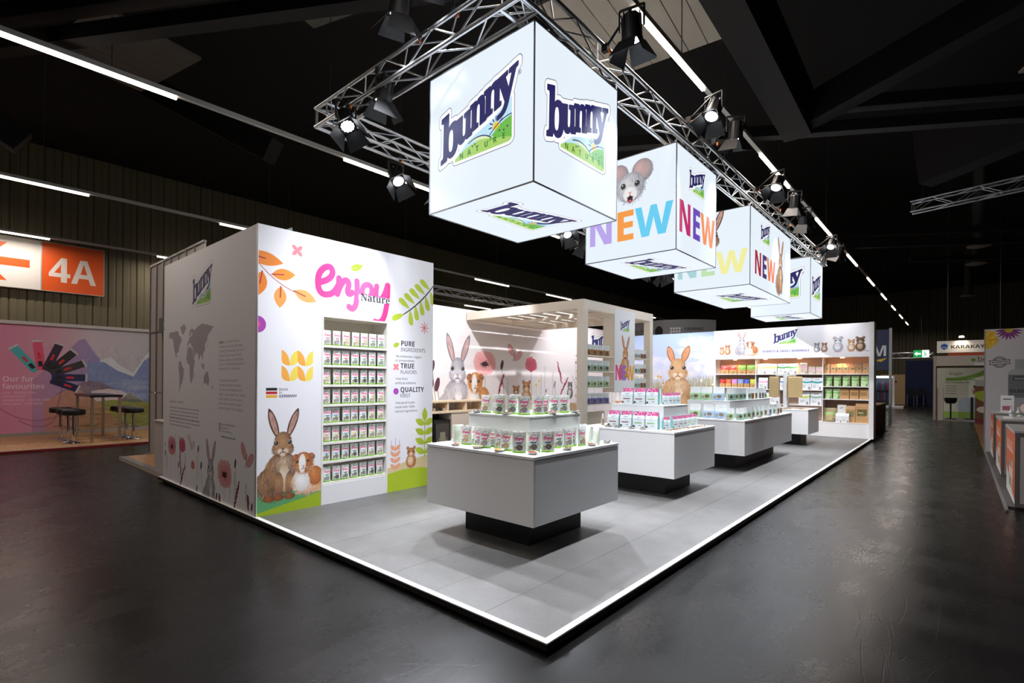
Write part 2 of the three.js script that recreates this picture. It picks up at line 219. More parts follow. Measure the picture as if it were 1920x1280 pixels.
// ---------- wall prints (drawn in metres, k pixels to the metre) ----------
const enjoyPrint = canvas(1408, 1829, (g, W, H) => {
  const k = W / 2.64, X = (u) => u * k, Y = (y) => H - y * k;
  g.fillStyle = '#f3f3f8'; g.fillRect(0, 0, W, H);
  // orange twig
  g.strokeStyle = '#b0343c'; g.lineWidth = 0.008 * k; g.beginPath(); g.moveTo(X(0), Y(2.98)); g.quadraticCurveTo(X(0.2), Y(2.76), X(0.46), Y(2.68)); g.stroke();
  for (const [u, y, l, w, a, c] of [[-0.12, 3.06, 0.42, 0.13, 0.12, '#ef8a33'], [0.16, 2.86, 0.29, 0.11, -0.12, '#f69a3c'], [0.05, 2.88, 0.3, 0.13, 1.75, '#f28a30'], [0.27, 2.73, 0.26, 0.12, 1.62, '#f8a95a'], [0.43, 2.7, 0.31, 0.11, 0.33, '#fbb168']]) leaf(g, X(u), Y(y), l * k, w * k * 1.25, a, c, '#b0343c');
  for (let i = 0; i < 4; i++) leaf(g, X(0.47), Y(3.2), 0.09 * k, 0.05 * k, 0.78 + i * 1.571, '#f58a94');
  enjoy(g, X(0.7), Y(3.11), 1.16 * k); leaf(g, X(1.2), Y(3.09), 0.21 * k, 0.09 * k, -0.42, '#a9c93a', '#dbe69a');
  g.fillStyle = '#f3f3f8'; g.fillRect(X(1.33), Y(2.775), 0.54 * k, 0.075 * k); txt(g, 'Nature', X(1.36), Y(2.695), 0.14 * k, '#2a2a33', SERIF, 'bold', 'left', 0.48 * k);
  // fern
  g.strokeStyle = '#27433f'; g.lineWidth = 0.014 * k; g.beginPath(); g.moveTo(X(2.08), Y(2.58)); g.quadraticCurveTo(X(2.4), Y(2.78), X(2.66), Y(3.1)); g.stroke();
  for (let i = 0; i < 6; i++) { const t = i / 5.6, u = 2.1 + t * 0.54, y = 2.585 + t * 0.46; g.fillStyle = '#bccf3c'; for (const q of i ? [-1, 1] : [0]) { g.save(); g.translate(X(u), Y(y)); g.rotate(q < 0 ? -2.55 : q > 0 ? 1.5 - t * 0.25 : 2.75); g.beginPath(); g.moveTo(0.01 * k, 0); g.bezierCurveTo(0.08 * k, -0.03 * k, 0.16 * k, -0.06 * k, 0.23 * k, -0.03 * k); g.bezierCurveTo(0.26 * k, 0.01 * k, 0.22 * k, 0.055 * k, 0.15 * k, 0.045 * k); g.bezierCurveTo(0.09 * k, 0.035 * k, 0.05 * k, 0.02 * k, 0.01 * k, 0); g.fill(); g.restore(); } }
  g.strokeStyle = '#27433f'; g.lineWidth = 0.014 * k; g.beginPath(); g.moveTo(X(2.08), Y(2.58)); g.quadraticCurveTo(X(2.42), Y(2.78), X(2.66), Y(3.1)); g.stroke();
  g.strokeStyle = '#e0626c'; g.lineWidth = 0.012 * k; for (let i = 0; i < 4; i++) { const a = (i * Math.PI) / 4; g.beginPath(); g.moveTo(X(2.47) - Math.cos(a) * 0.075 * k, Y(2.41) - Math.sin(a) * 0.085 * k); g.lineTo(X(2.47) + Math.cos(a) * 0.075 * k, Y(2.41) + Math.sin(a) * 0.085 * k); g.stroke(); }
  // claims
  const C = '#2e2e3a';
  for (const [a, b, l, y] of [['PURE', 'INGREDIENTS', ['No enhancers, sugars', 'or preservatives'], 2.11], ['TRUE', 'FLAVORS', ['Free from', 'artificial additives'], 1.78], ['QUALITY', 'FIRST', ['Feel-good treats', 'made with 100%', 'natural ingredients'], 1.43]]) {
    txt(g, a, X(2.03), Y(y + 0.005), 0.105 * k, C, SANS, 'bold'); txt(g, b, X(2.03), Y(y - 0.075), 0.075 * k, C); l.forEach((s, i) => txt(g, s, X(1.95 + (i ? -0.01 : 0)), Y(y - 0.165 - i * 0.062), 0.048 * k, C));
  }
  leaf(g, X(1.9), Y(2.1), 0.12 * k, 0.07 * k, -0.4, '#b4cc3c'); for (let i = 0; i < 4; i++) leaf(g, X(1.953), Y(1.803), 0.065 * k, 0.04 * k, 0.78 + i * 1.571, '#f58a94');
  g.fillStyle = '#a244b4'; g.beginPath(); g.arc(X(1.956), Y(1.449), 0.046 * k, 0, 7); g.fill(); g.fillStyle = '#d04fc0'; g.beginPath(); g.arc(X(1.956), Y(1.449), 0.02 * k, 0, 7); g.fill();
  g.fillStyle = '#b048b4'; g.beginPath(); g.arc(0, Y(2.255), 0.098 * k, 0, 7); g.fill(); g.fillStyle = '#ec4fa4'; g.beginPath(); g.arc(0, Y(2.255), 0.036 * k, 0, 7); g.fill();
  // yellow leaves
  for (const y of [1.78, 1.59]) [0.285, 0.385, 0.485, 0.585].forEach((u, i) => { const f = i % 2; g.fillStyle = f ? '#fbe25e' : '#fbb24c'; g.beginPath(); if (!f) { g.moveTo(X(u), Y(y + 0.19)); g.lineTo(X(u), Y(y + 0.08)); g.quadraticCurveTo(X(u), Y(y), X(u + 0.1), Y(y)); g.quadraticCurveTo(X(u + 0.1), Y(y + 0.15), X(u), Y(y + 0.19)); } else { g.moveTo(X(u + 0.1), Y(y + 0.19)); g.lineTo(X(u + 0.1), Y(y + 0.08)); g.quadraticCurveTo(X(u + 0.1), Y(y), X(u), Y(y)); g.quadraticCurveTo(X(u), Y(y + 0.15), X(u + 0.1), Y(y + 0.19)); } g.fill(); });
  ['#1b1b1b', '#c8202c', '#f0b32c'].forEach((c, i) => { g.fillStyle = c; g.fillRect(X(0.104), Y(1.509 - i * 0.043), 0.131 * k, 0.031 * k); });
  txt(g, 'Made', X(0.255), Y(1.475), 0.045 * k, '#33334a'); txt(g, 'in', X(0.255), Y(1.437), 0.045 * k, '#33334a'); txt(g, 'GERMANY', X(0.255), Y(1.394), 0.046 * k, '#23234a', SANS, 'bold');
  // hills
  const hill = (c, p) => { g.fillStyle = c; g.beginPath(); g.moveTo(X(p[0][0]), Y(-0.1)); p.forEach(([u, y]) => g.lineTo(X(u), Y(y))); g.lineTo(X(p[p.length - 1][0]), Y(-0.1)); g.fill(); };
  hill('#dccb9a', [[0.55, 0.2], [0.7, 0.36], [0.82, 0.4]]); hill('#5fa56a', [[0, 0.31], [0.5, 0.24], [0.82, 0.18]]); hill('#a3bd22', [[0, 0.04], [0.3, 0.09], [0.82, 0.18]]);
  hill('#e2cf9c', [[1.8, 0.34], [2.2, 0.42], [2.64, 0.49]]); hill('#b3cb2a', [[1.8, 0.26], [2.1, 0.3], [2.4, 0.295], [2.64, 0.25]]);
  // plants at the right
  g.strokeStyle = '#b3c43c'; g.lineWidth = 0.018 * k; g.beginPath(); g.moveTo(X(2.49), Y(0.45)); g.lineTo(X(2.49), Y(1.1)); g.stroke(); leaf(g, X(2.49), Y(0.98), 0.22 * k, 0.1 * k, -1.571, '#b5ca35');
  for (let i = 0; i < 4; i++) for (const s of [-1, 1]) leaf(g, X(2.49), Y(0.5 + i * 0.145), 0.2 * k, 0.1 * k, s < 0 ? Math.PI + 0.45 : -0.45, '#b5ca35');
  g.strokeStyle = '#9a8cc0'; g.lineWidth = 0.006 * k; for (const s of [-0.07, 0, 0.07]) { g.beginPath(); g.moveTo(X(1.952 + s), Y(0.55)); g.lineTo(X(1.952 + s), Y(s ? 0.74 : 0.77)); g.stroke(); } g.beginPath(); g.moveTo(X(1.952), Y(0.29)); g.lineTo(X(1.952), Y(0.6)); g.stroke();
  for (let i = 0; i < 4; i++) for (const s of [-1, 1]) leaf(g, X(1.952), Y(0.32 + i * 0.09), 0.12 * k, 0.06 * k, s < 0 ? Math.PI + 0.75 : -0.75, '#f4ae85');
  hamster(g, X(2.235), Y(0.54), 0.088 * k);
  rabbit(g, X(0.31), Y(0.83), 0.165 * k, BROWN); guineaPig(g, X(0.57), Y(0.58), 0.14 * k);
});
const storyPrint = canvas(1408, 1372, (g, W, H) => {           // the side with the map; u counted from the corner at the right
  const k = W / 3.52, X = (u) => W - u * k, Y = (y) => H - y * k;
  g.fillStyle = '#f3f2f5'; g.fillRect(0, 0, W, H);
  logo(g, X(2.2), Y(2.66), 0.8 * k);
  const C = '#b4adb3', mx = (lo) => X(3.27 - ((lo + 168) / 348) * 1.93), my = (la) => Y(1.38 + ((la + 55) / 138) * 1.05);
  for (const p of [[-166, 66, -156, 71, -128, 70, -95, 72, -82, 68, -78, 60, -64, 60, -56, 52, -66, 45, -76, 38, -81, 27, -90, 29, -97, 26, -95, 17, -84, 11, -90, 15, -105, 20, -115, 31, -124, 42, -128, 53, -150, 60, -164, 56], [-80, 8, -62, 11, -50, 0, -35, -6, -40, -22, -52, -33, -65, -42, -70, -54, -74, -48, -71, -20, -81, -5], [-10, 37, -9, 44, 0, 48, 8, 54, 12, 57, 20, 55, 30, 60, 24, 66, 28, 71, 45, 67, 70, 73, 100, 77, 140, 73, 178, 68, 160, 60, 142, 55, 135, 45, 122, 38, 121, 28, 108, 20, 106, 10, 100, 14, 92, 21, 80, 8, 73, 20, 58, 25, 44, 13, 36, 31, 27, 37, 22, 37, 14, 45, 4, 42], [5, 58, 12, 70, 28, 71, 20, 62, 14, 56], [-17, 15, -6, 35, 10, 37, 32, 31, 43, 11, 51, 11, 40, -5, 40, -16, 32, -28, 19, -35, 12, -18, 9, 2, -8, 5], [114, -22, 131, -12, 142, -11, 153, -27, 147, -38, 131, -32, 115, -34], [-54, 65, -68, 77, -35, 83, -20, 74, -40, 62], [131, 32, 140, 36, 142, 44, 145, 43, 141, 34], [96, 5, 105, -6, 115, -8, 118, 2, 109, 2], [172, -36, 178, -38, 168, -46], [44, -16, 50, -16, 47, -25]]) { g.fillStyle = C; g.beginPath(); for (let i = 0; i < p.length; i += 2) i ? g.lineTo(mx(p[i]), my(p[i + 1])) : g.moveTo(mx(p[i]), my(p[i + 1])); g.fill(); }
  const T = (s, u, y, w = '', c = '#aba0a6') => txt(g, s, X(u), Y(y), 0.043 * k, c, SANS, w);
  ['BUNNY IS A COMPANY THAT WAS', 'FOUNDED OUT OF LOVE FOR ANIMALS.', 'OUR OBJECTIVE WAS AND STILL IS TO', 'PRODUCE THE IDEAL HEALTHY FOOD', 'FOR SMALL MAMMALS, CORRESPONDING', 'EXACTLY TO THEIR ORIGINAL HABITATS', 'AND THE NEEDS OF THE ANIMALS.'].forEach((s, i) => txt(g, s, X(1.15), Y(2.07 - i * 0.057), 0.042 * k, '#aba0a6', SANS, '', 'left', s.length * 0.0247 * k)); T('BUNNY', 1.15, 2.07, 'bold', '#a04a58');
  ['THE INGREDIENTS COME FROM', 'SUSTAINABLY MANAGED COMPANIES', 'THAT TREAT THE ENVIRONMENT WITH', 'RESPECT. JUST AS BUNNY DOES. ANIMAL', 'LOVERS, EXPERTS AND VETS COME AT', 'BUNNY WITH A HIGH MOTIVATION TO', 'ACHIEVE THE BEST FOR THE ANIMALS.'].forEach((s, i) => txt(g, s, X(1.145), Y(1.575 - i * 0.06), 0.042 * k, '#aba0a6', SANS, '', 'left', s.length * 0.0247 * k));
  T('INTERNATIONAL – 40 COUNTRIES', 3.2, 1.235, '', '#8a8288');
  for (let i = 0; i < 6; i++) { g.fillStyle = i === 3 ? '#8d858b' : '#b7b0b6'; for (let u = 3.19; u > 1.95 - (i === 5 ? -0.35 : 0);) { const w = rr(0.04, 0.13); g.fillRect(X(u), Y(1.17 - i * 0.053), w * k, 0.018 * k); u -= w + 0.02; } }
  g.strokeStyle = '#7c2438'; g.lineWidth = 0.014 * k; g.beginPath(); g.arc(X(1.1), Y(1.0), 0.028 * k, 2.6, 6.8); g.lineTo(X(1.1), Y(0.92)); g.closePath(); g.stroke();
  txt(g, 'bunny Tierernährung GmbH', X(1.05), Y(1.01), 0.036 * k, '#4b4650'); txt(g, 'Hauptstraße 17', X(1.05), Y(0.965), 0.036 * k, '#8a838a'); txt(g, '49328 Melle/Germany', X(1.05), Y(0.92), 0.036 * k, '#8a838a'); txt(g, 'www.bunny-nature.com', X(1.05), Y(0.85), 0.04 * k, '#3c3c50', SANS, 'bold');
  const P = (u, y) => [X(u), Y(y)];
  for (const [u, y, h] of [[2.9, 0.75, 0.5], [2.45, 0.5, 0.4], [1.95, 0.5, 0.5], [0.6, 0.45, 0.4], [0.25, 0.35, 0.3], [0.75, 0.4, 0.35], [3.3, 0.4, 0.3]]) seeds(g, ...P(u, y), h * k, '#8d8a8c', 1.6);
  for (const [u, y, s] of [[3.4, 0.42, 0.05], [2.75, 0.3, 0.05], [1.9, 0.62, 0.055], [1.78, 0.4, 0.06], [0.58, 0.56, 0.06], [1.95, 0.05, 0.05], [3.42, 0.55, 0.03], [0.08, 0.1, 0.05], [1.2, 0.05, 0.06]]) bud(g, ...P(u, y), s * k, 0.4 * k, '#3b2f3a');
  stem(g, ...P(3.08, 0.5), X(3.2), Y(0), '#8a9088', 2); poppy(g, ...P(3.08, 0.56), 0.16 * k, '#efb0b0', '#b85a68'); stem(g, ...P(2.58, 0.5), X(2.62), Y(0), '#8a9088', 2); poppy(g, ...P(2.58, 0.6), 0.17 * k, '#e58b98', '#c24a64', true);
  stem(g, ...P(0.93, 0.3), X(0.95), Y(-0.1), '#8a9088', 2); poppy(g, ...P(0.93, 0.39), 0.2 * k, '#efbcb8', '#cf7c84'); poppy(g, ...P(2.12, 0.36), 0.1 * k, '#e9b09c', '#c0705c', true);
  for (const a of [[2.72, 0.72, 2.62, 0.05], [2.68, -0.02, 2.45, 0.34], [0.62, -0.02, 0.45, 0.36], [1.1, 0.1, 1.08, -0.02], [0.2, 0.22, 0.18, 0.05]]) spike(g, ...P(a[0], a[1]), ...P(a[2], a[3]), '#93344a', 0.035 * k);
  butterfly(g, ...P(2.2, 0.66), 0.12 * k, '#e3c5c5'); butterfly(g, ...P(0.24, 0.66), 0.16 * k, '#d98f94');
  rabbit(g, X(1.42), Y(0.4), 0.15 * k, { ...GREY, c0: '#b9b6bd', c1: '#6c6a72' }, { feet: 0 });
});
const meadowPrint = canvas(2048, 560, (g, W, H) => {           // the long back wall; s = metres from its near end at z = -2.66
  const k = W / 12.8, X = (z) => (z - 2.66) * k, Y = (y) => H - (y - 0.072) * k;
  g.fillStyle = '#f6ece9'; g.fillRect(0, 0, W, H);
  for (let i = 0; i < 60; i++) { g.globalAlpha = 0.08; g.fillStyle = rnd() < 0.5 ? '#f3dcd8' : '#ffffff'; g.beginPath(); g.ellipse(rnd() * W, rnd() * H, rr(60, 220), rr(20, 70), 0, 0, 7); g.fill(); } g.globalAlpha = 1;
  for (const [z, y, h] of [[10.12, 2.15, 1.3], [10.55, 1.98, 1], [8.4, 1.75, 0.9], [11.8, 2.45, 1.5], [9.95, 1.9, 0.9], [5.3, 2.2, 1.2], [4.2, 1.9, 1], [3.4, 2.1, 1.2], [12.6, 2.1, 1.2], [13.6, 2.3, 1.4], [14.5, 2, 1.1]]) seeds(g, X(z), Y(y), h * k, ['#a19a94', '#8f9a86', '#b07a70'][Math.floor(rnd() * 3)], 1);
  for (const [z, y] of [[9.7, 1.58], [9.86, 1.71], [4.6, 1.6], [13, 1.7]]) { stem(g, X(z), Y(y), X(z + 0.05), Y(0.6), '#a9b06a', 1.5); g.fillStyle = '#ecc04a'; g.beginPath(); g.arc(X(z), Y(y), 7, 0, 7); g.fill(); }
  for (const a of [[8.24, 1.9, 7.99, 1.3], [10.79, 2.33, 11.05, 1.6], [11.37, 1.82, 10.95, 1.25], [4.8, 2.1, 4.6, 1.4], [3.0, 1.8, 3.2, 1.2], [13.9, 2, 13.7, 1.3]]) spike(g, X(a[0]), Y(a[1]), X(a[2]), Y(a[3]), '#b23a54', 9);
  g.strokeStyle = '#7d9a72'; g.lineWidth = 3; for (const [z, y, dx] of [[12.0, 2.0, 0.3], [11.6, 1.9, 0.55], [12.3, 2.1, -0.2]]) { g.beginPath(); g.moveTo(X(z), Y(y)); g.quadraticCurveTo(X(z + dx * 0.6), Y(1.5), X(z + dx), Y(1)); g.stroke(); }
  for (const [z, y, r, s] of [[7.46, 2.19, 0.36, false], [9.45, 2.18, 0.34, true], [3.6, 2.2, 0.36, false], [14.2, 2.1, 0.34, true]]) { stem(g, X(z), Y(y - 0.2), X(z + 0.05), Y(0.6), '#86907c', 2.4); poppy(g, X(z), Y(y), r * k, s ? '#e57f8c' : '#f6bdb6', s ? '#c9455c' : '#e58f90', s); }
  bud(g, X(8.15), Y(2.16), 0.14 * k, 1.2 * k); bud(g, X(5.62), Y(2.05), 0.16 * k, 1.1 * k); bud(g, X(5.78), Y(1.6), 0.18 * k, 0.8 * k, '#5b3546'); bud(g, X(5.6), Y(1.6), 0.14 * k, 0.8 * k, '#5b3546'); bud(g, X(10.2), Y(1.4), 0.06 * k, 0.6 * k); bud(g, X(10.65), Y(1.6), 0.12 * k, 0.6 * k, '#9aa2aa');
  butterfly(g, X(8.68), Y(2.47), 0.27 * k);
  hamster(g, X(8.77), Y(1.42), 0.16 * k); hamster(g, X(9.24), Y(1.52), 0.21 * k, { c: '#e8a86a' }); hamster(g, X(11.5), Y(1.55), 0.16 * k, { c: '#8a8588', d: '#3c383c', w: '#f2ece8', inner: '#d9a59a', ear: 0.24 });
  rabbit(g, X(6.46), Y(1.98), 0.36 * k, GREY); guineaPig(g, X(7.1), Y(1.66), 0.3 * k, { c: '#e29a55', d: '#b56a30' });
  logo(g, X(12.75), Y(2.62), 1.5 * k);
});
const landscapePrint = canvas(1024, 1100, (g, W, H) => {       // photo wall at the end, 3.3 m x 3.38 m
  const k = W / 3.3, X = (u) => u * k, Y = (y) => H - (y - 0.072) * k;
  const sky = g.createLinearGradient(0, 0, 0, H * 0.75); sky.addColorStop(0, '#a9bfe6'); sky.addColorStop(0.5, '#c9cfe8'); sky.addColorStop(1, '#e8dce0'); g.fillStyle = sky; g.fillRect(0, 0, W, H);
  for (let i = 0; i < 260; i++) { const t = rnd(); g.globalAlpha = 0.1; g.fillStyle = '#fdf1ee'; const cx = i % 3 ? rr(0.62, 1) * W : rr(0, 0.5) * W, cy = i % 3 ? rr(0.05, 0.45) * H : rr(0.25, 0.5) * H; g.beginPath(); g.ellipse(cx, cy, rr(20, 90), rr(12, 46), 0, 0, 7); g.fill(); } g.globalAlpha = 1;
  const grass = (n, y0, y1, cs, h) => { for (let i = 0; i < n; i++) { const x = rnd() * W, y = rr(y0, y1) * H, d = Math.abs(x / W - 0.52) * 1.3; g.strokeStyle = cs[Math.floor(rnd() * cs.length)]; g.lineWidth = rr(1.5, 4); g.globalAlpha = 0.6; g.beginPath(); g.moveTo(x, y + h); g.quadraticCurveTo(x + rr(-8, 8), y, x + rr(-22, 22), y - h * d); g.stroke(); } g.globalAlpha = 1; };
  grass(900, 0.5, 0.62, ['#a5a06a', '#8a8450', '#c2b27c'], 120); grass(2600, 0.6, 1.0, ['#8c8240', '#b09a58', '#6f6c34', '#c9b06c', '#7f8a44', '#5c5a2c'], 90);
  for (let i = 0; i < 70; i++) { const x = rnd() * W, y = rr(0.42, 0.95) * H; g.fillStyle = rnd() < 0.35 ? '#dfa13c' : '#f6ece0'; g.beginPath(); g.arc(x, y, rr(4, 15), 0, 7); g.fill(); }
  fur(g, X(2.72), Y(2.28), 44, 30, '#ffffff', '#eadfd6', { n: 160 });
  rabbit(g, X(2.0), Y(2.26), 0.45 * k, TAN, { feet: 0, earL: 0.68, earW: 1.05 });
});
const headerPrint = canvas(2048, 456, (g, W, H) => {
  const k = W / 4.5, X = (u) => u * k, Y = (y) => H - (y - 2.46) * k;
  g.fillStyle = '#f3f1f5'; g.fillRect(0, 0, W, H);
  logo(g, X(1.87), Y(2.92), 0.72 * k);
  txt(g, 'SUPER-PREMIUM PRODUCTS FOR', X(1.57), Y(2.765), 0.085 * k, '#c9ccd8', SANS, '', 'left', 1.33 * k); txt(g, 'RABBITS & SMALL MAMMALS', X(1.56), Y(2.66), 0.095 * k, '#4a4690', SANS, 'bold', 'left', 1.35 * k);
  hamster(g, X(0.27), Y(2.82), 0.075 * k); hamster(g, X(0.46), Y(2.87), 0.095 * k, { c: '#e08f58' }); rabbit(g, X(0.92), Y(3.08), 0.12 * k, GREY); guineaPig(g, X(1.19), Y(2.93), 0.13 * k);
  hamster(g, X(3.11), Y(2.84), 0.08 * k, { c: '#b9b9bd', d: '#5a5a60', w: '#fff' }); hamster(g, X(3.31), Y(2.84), 0.08 * k, { c: '#b88a68', d: '#5e4030', w: '#fff' }); hamster(g, X(3.66), Y(2.95), 0.125 * k, { c: '#d8dde6', d: '#8792a6', w: '#ffffff', ear: 0.42, inner: '#d7b9b4' });
  hamster(g, X(4.0), Y(2.89), 0.1 * k, { c: '#e2b78c', d: '#a87448', w: '#fff' }); hamster(g, X(4.22), Y(2.94), 0.12 * k, { c: '#8a6a4c', d: '#2f241e', w: '#e8c9a4', ear: 0.34, tail: 1 });
});
const cubePrint = (draw, w = 768, h = 768) => canvas(w, h, (g, W, H) => { g.fillStyle = '#e9f3fc'; g.fillRect(0, 0, W, H); draw(g, W, H, H / 1.5); });
const logoFace = cubePrint((g, W, H, k) => { logo(g, 0.16 * k, H - 0.46 * k, 1.16 * k); txt(g, '®', 1.3 * k, H - 1.07 * k, 0.06 * k, '#1d1b5e'); });
const logoBase = cubePrint((g, W, H, k) => logo(g, 0.25 * k, H - 0.5 * k, 1.0 * k));
const newFace = cubePrint((g, W, H, k) => { word(g, 'NEW', 0.03 * k, H - 0.26 * k, 0.44 * k, ['#b9a3ea', '#f79a3c', '#63cdf2'], 1.42 * k); hamster(g, 0.78 * k, H - 1.04 * k, 0.29 * k, { c: '#d5d5da', d: '#7c7c86', w: '#f4f0f0', ear: 0.62, inner: '#cfa9a3', open: 1, body: 0 }); });
const newSide = cubePrint((g, W, H, k) => { word(g, 'NEW', 0.05 * k, H - 0.28 * k, 0.46 * k, ['#c22566', '#6a48b8', '#f58632'], 1.4 * k); logo(g, 0.42 * k, H - 0.97 * k, 0.62 * k); });
const paleFace = cubePrint((g, W, H, k) => { word(g, 'NEW', 0.03 * k, H - 0.26 * k, 0.44 * k, ['#a8d3d6', '#bfe3b0', '#f3ef9c'], 1.42 * k); rabbit(g, 0.75 * k, H - 1.0 * k, 0.22 * k, BROWN, { body: 0, open: 1 }); });
const longSide = cubePrint((g, W, H, k) => { word(g, 'NEW', 0.25 * k, H - 0.26 * k, 0.46 * k, ['#a81e36', '#46306e', '#f0702c'], 1.46 * k); logo(g, 0.66 * k, H - 0.98 * k, 0.66 * k); rabbit(g, 2.15 * k, H - 0.83 * k, 0.19 * k, { ...TAN, c0: '#d59450', c1: '#5c3a24' }, { open: 1, feet: 0 }); }, 1536, 768);
const longBase = cubePrint((g, W, H, k) => logo(g, 0.9 * k, H - 0.5 * k, 1.2 * k), 1536, 768);
const bannerPrint = canvas(384, 768, (g, W, H) => { const k = W / 0.98; g.fillStyle = '#f5f4f4'; g.fillRect(0, 0, W, H); logo(g, 0.26 * k, 0.5 * k, 0.46 * k); rabbit(g, 0.52 * k, 1.02 * k, 0.16 * k, { ...TAN, c0: '#e6a25a', c1: '#8e5630' }, { open: 1, feet: 0 }); word(g, 'NEW', 0.02 * k, 1.68 * k, 0.36 * k, ['#ee3f8c', '#a06ae0', '#f4a530'], 0.94 * k); });
const pinkPrint = canvas(1200, 712, (g, W, H) => {              // the neighbour's mountain wall, 5.2 m x 3.1 m
  const k = W / 5.2, sky = g.createLinearGradient(0, 0, W, 0); sky.addColorStop(0, '#dd8fb4'); sky.addColorStop(0.42, '#d9a3bd'); sky.addColorStop(0.7, '#cfc2cc'); sky.addColorStop(1, '#bfc3c8'); g.fillStyle = sky; g.fillRect(0, 0, W, H);
  const ridge = (c, pts, a = 1) => { g.globalAlpha = a; g.fillStyle = c; g.beginPath(); g.moveTo(pts[0][0] * W, H); for (const [x, y] of pts) g.lineTo(x * W, y * H); g.lineTo(pts[pts.length - 1][0] * W, H); g.fill(); g.globalAlpha = 1; };
  ridge('#a08fc0', [[0.45, 0.5], [0.6, 0.22], [0.64, 0.12], [0.67, 0.1], [0.71, 0.22], [0.74, 0.3], [0.8, 0.42], [1, 0.55]]); ridge('#dfe6f2', [[0.74, 0.3], [0.79, 0.27], [0.84, 0.36], [0.9, 0.42], [0.96, 0.24], [0.98, 0.2], [1, 0.24]], 0.9); ridge('#8396c6', [[0.68, 0.32], [0.76, 0.32], [0.82, 0.4], [0.9, 0.46], [0.95, 0.3], [0.975, 0.26], [1, 0.32]]); ridge('#6f86bc', [[0.72, 0.5], [0.85, 0.5], [0.95, 0.52], [1, 0.5]], 0.7);
  ridge('#7b6a80', [[0.55, 0.62], [0.68, 0.5], [0.75, 0.52], [0.84, 0.62], [0.9, 0.66]]); ridge('#f0dde6', [[0.7, 0.6], [0.78, 0.58], [0.84, 0.6], [0.9, 0.67], [0.95, 0.7]], 0.75); ridge('#6d7068', [[0.82, 0.72], [0.88, 0.62], [0.94, 0.7], [1, 0.74]]); ridge('#8e9a4a', [[0.66, 0.72], [0.8, 0.69], [0.9, 0.72], [1, 0.71]]); ridge('#b58a70', [[0.5, 0.7], [0.62, 0.55], [0.7, 0.66], [0.78, 0.8], [0.86, 1]]);
  for (let i = 0; i < 500; i++) { g.globalAlpha = 0.18; g.fillStyle = ['#5b6428', '#c4b06a', '#3e4a20', '#9a6a5a'][i % 4]; g.beginPath(); g.ellipse(rr(0.6, 1) * W, rr(0.74, 1) * H, rr(5, 50), rr(2, 7), 0, 0, 7); g.fill(); } g.globalAlpha = 1;
  for (let i = 0; i < 900; i++) { const x = rr(0.5, 1) * W, y = rr(0.16, 0.7) * H; g.globalAlpha = 0.09; g.strokeStyle = ['#ffffff', '#54649a', '#c9cfe4', '#6a5f8a'][i % 4]; g.lineWidth = rr(2, 9); g.beginPath(); g.moveTo(x, y); g.lineTo(x + rr(-14, 14), y + rr(6, 34)); g.stroke(); } g.globalAlpha = 1;
  for (let i = 0; i < 40; i++) { g.globalAlpha = 0.06; g.fillStyle = '#f4e9ee'; g.beginPath(); g.ellipse(rr(0.66, 1) * W, rr(0.5, 0.68) * H, rr(40, 140), rr(8, 26), 0, 0, 7); g.fill(); } g.globalAlpha = 1;
  const pk = g.createLinearGradient(0, 0, W * 0.7, 0); pk.addColorStop(0, 'rgba(226,128,172,.95)'); pk.addColorStop(0.5, 'rgba(216,132,165,.75)'); pk.addColorStop(1, 'rgba(210,140,150,0)'); g.fillStyle = pk; g.fillRect(0, 0, W * 0.74, H);
  g.strokeStyle = '#8a4a74'; g.lineWidth = 5; g.globalAlpha = 0.7; g.beginPath(); g.moveTo(0.4 * W, 0.86 * H); g.bezierCurveTo(0.46 * W, 0.95 * H, 0.53 * W, 0.95 * H, 0.55 * W, 0.82 * H); g.bezierCurveTo(0.55 * W, 0.7 * H, 0.58 * W, 0.62 * H, 0.57 * W, 0.5 * H); g.stroke(); g.beginPath(); g.moveTo(0.3 * W, 0.7 * H); g.bezierCurveTo(0.4 * W, 0.9 * H, 0.48 * W, 0.88 * H, 0.55 * W, 0.84 * H); g.stroke(); g.globalAlpha = 1;
  const cx = 0.49 * W, cy = 0.47 * H;
  [['#4fb3bd', -2.2], ['#e2567c', -1.68], ['#3a2440', -1.2], ['#2a2a30', -0.82], ['#3c3a40', -0.42], ['#2a2c5c', 0.02], ['#23244e', 0.42]].forEach(([c, a], i) => { const L = (i > 5 ? 0.66 : i > 4 ? 0.78 : 0.82) * k; g.save(); g.translate(cx, cy); g.rotate(a); g.translate(0.2 * k, 0); g.fillStyle = c; g.beginPath(); g.roundRect(0, -0.1 * k, L, 0.2 * k, 0.05 * k); g.fill(); g.fillStyle = '#c9c4c8'; g.fillRect(L - 0.03 * k, -0.115 * k, 0.05 * k, 0.23 * k); g.fillStyle = '#1c1c22'; g.fillRect(0.1 * k, -0.045 * k, 0.15 * k, 0.09 * k); g.fillStyle = '#d6303c'; g.fillRect(0.32 * k, -0.03 * k, 0.17 * k, 0.06 * k); g.restore(); });
  txt(g, 'Our fur', 0.335 * W, 0.51 * H, 44, '#f6dfe8'); txt(g, 'favourites', 0.335 * W, 0.575 * H, 44, '#f6dfe8'); ['OPAL   SAPHIR STYLE', 'SAPHIR STYLE', 'SAPHIR BASIC   SAPHIR CORD', 'STYLE MIDI   STYLE MINI'].forEach((s, i) => txt(g, s, 0.335 * W, (0.62 + i * 0.033) * H, 17, '#ecc3d4'));
});
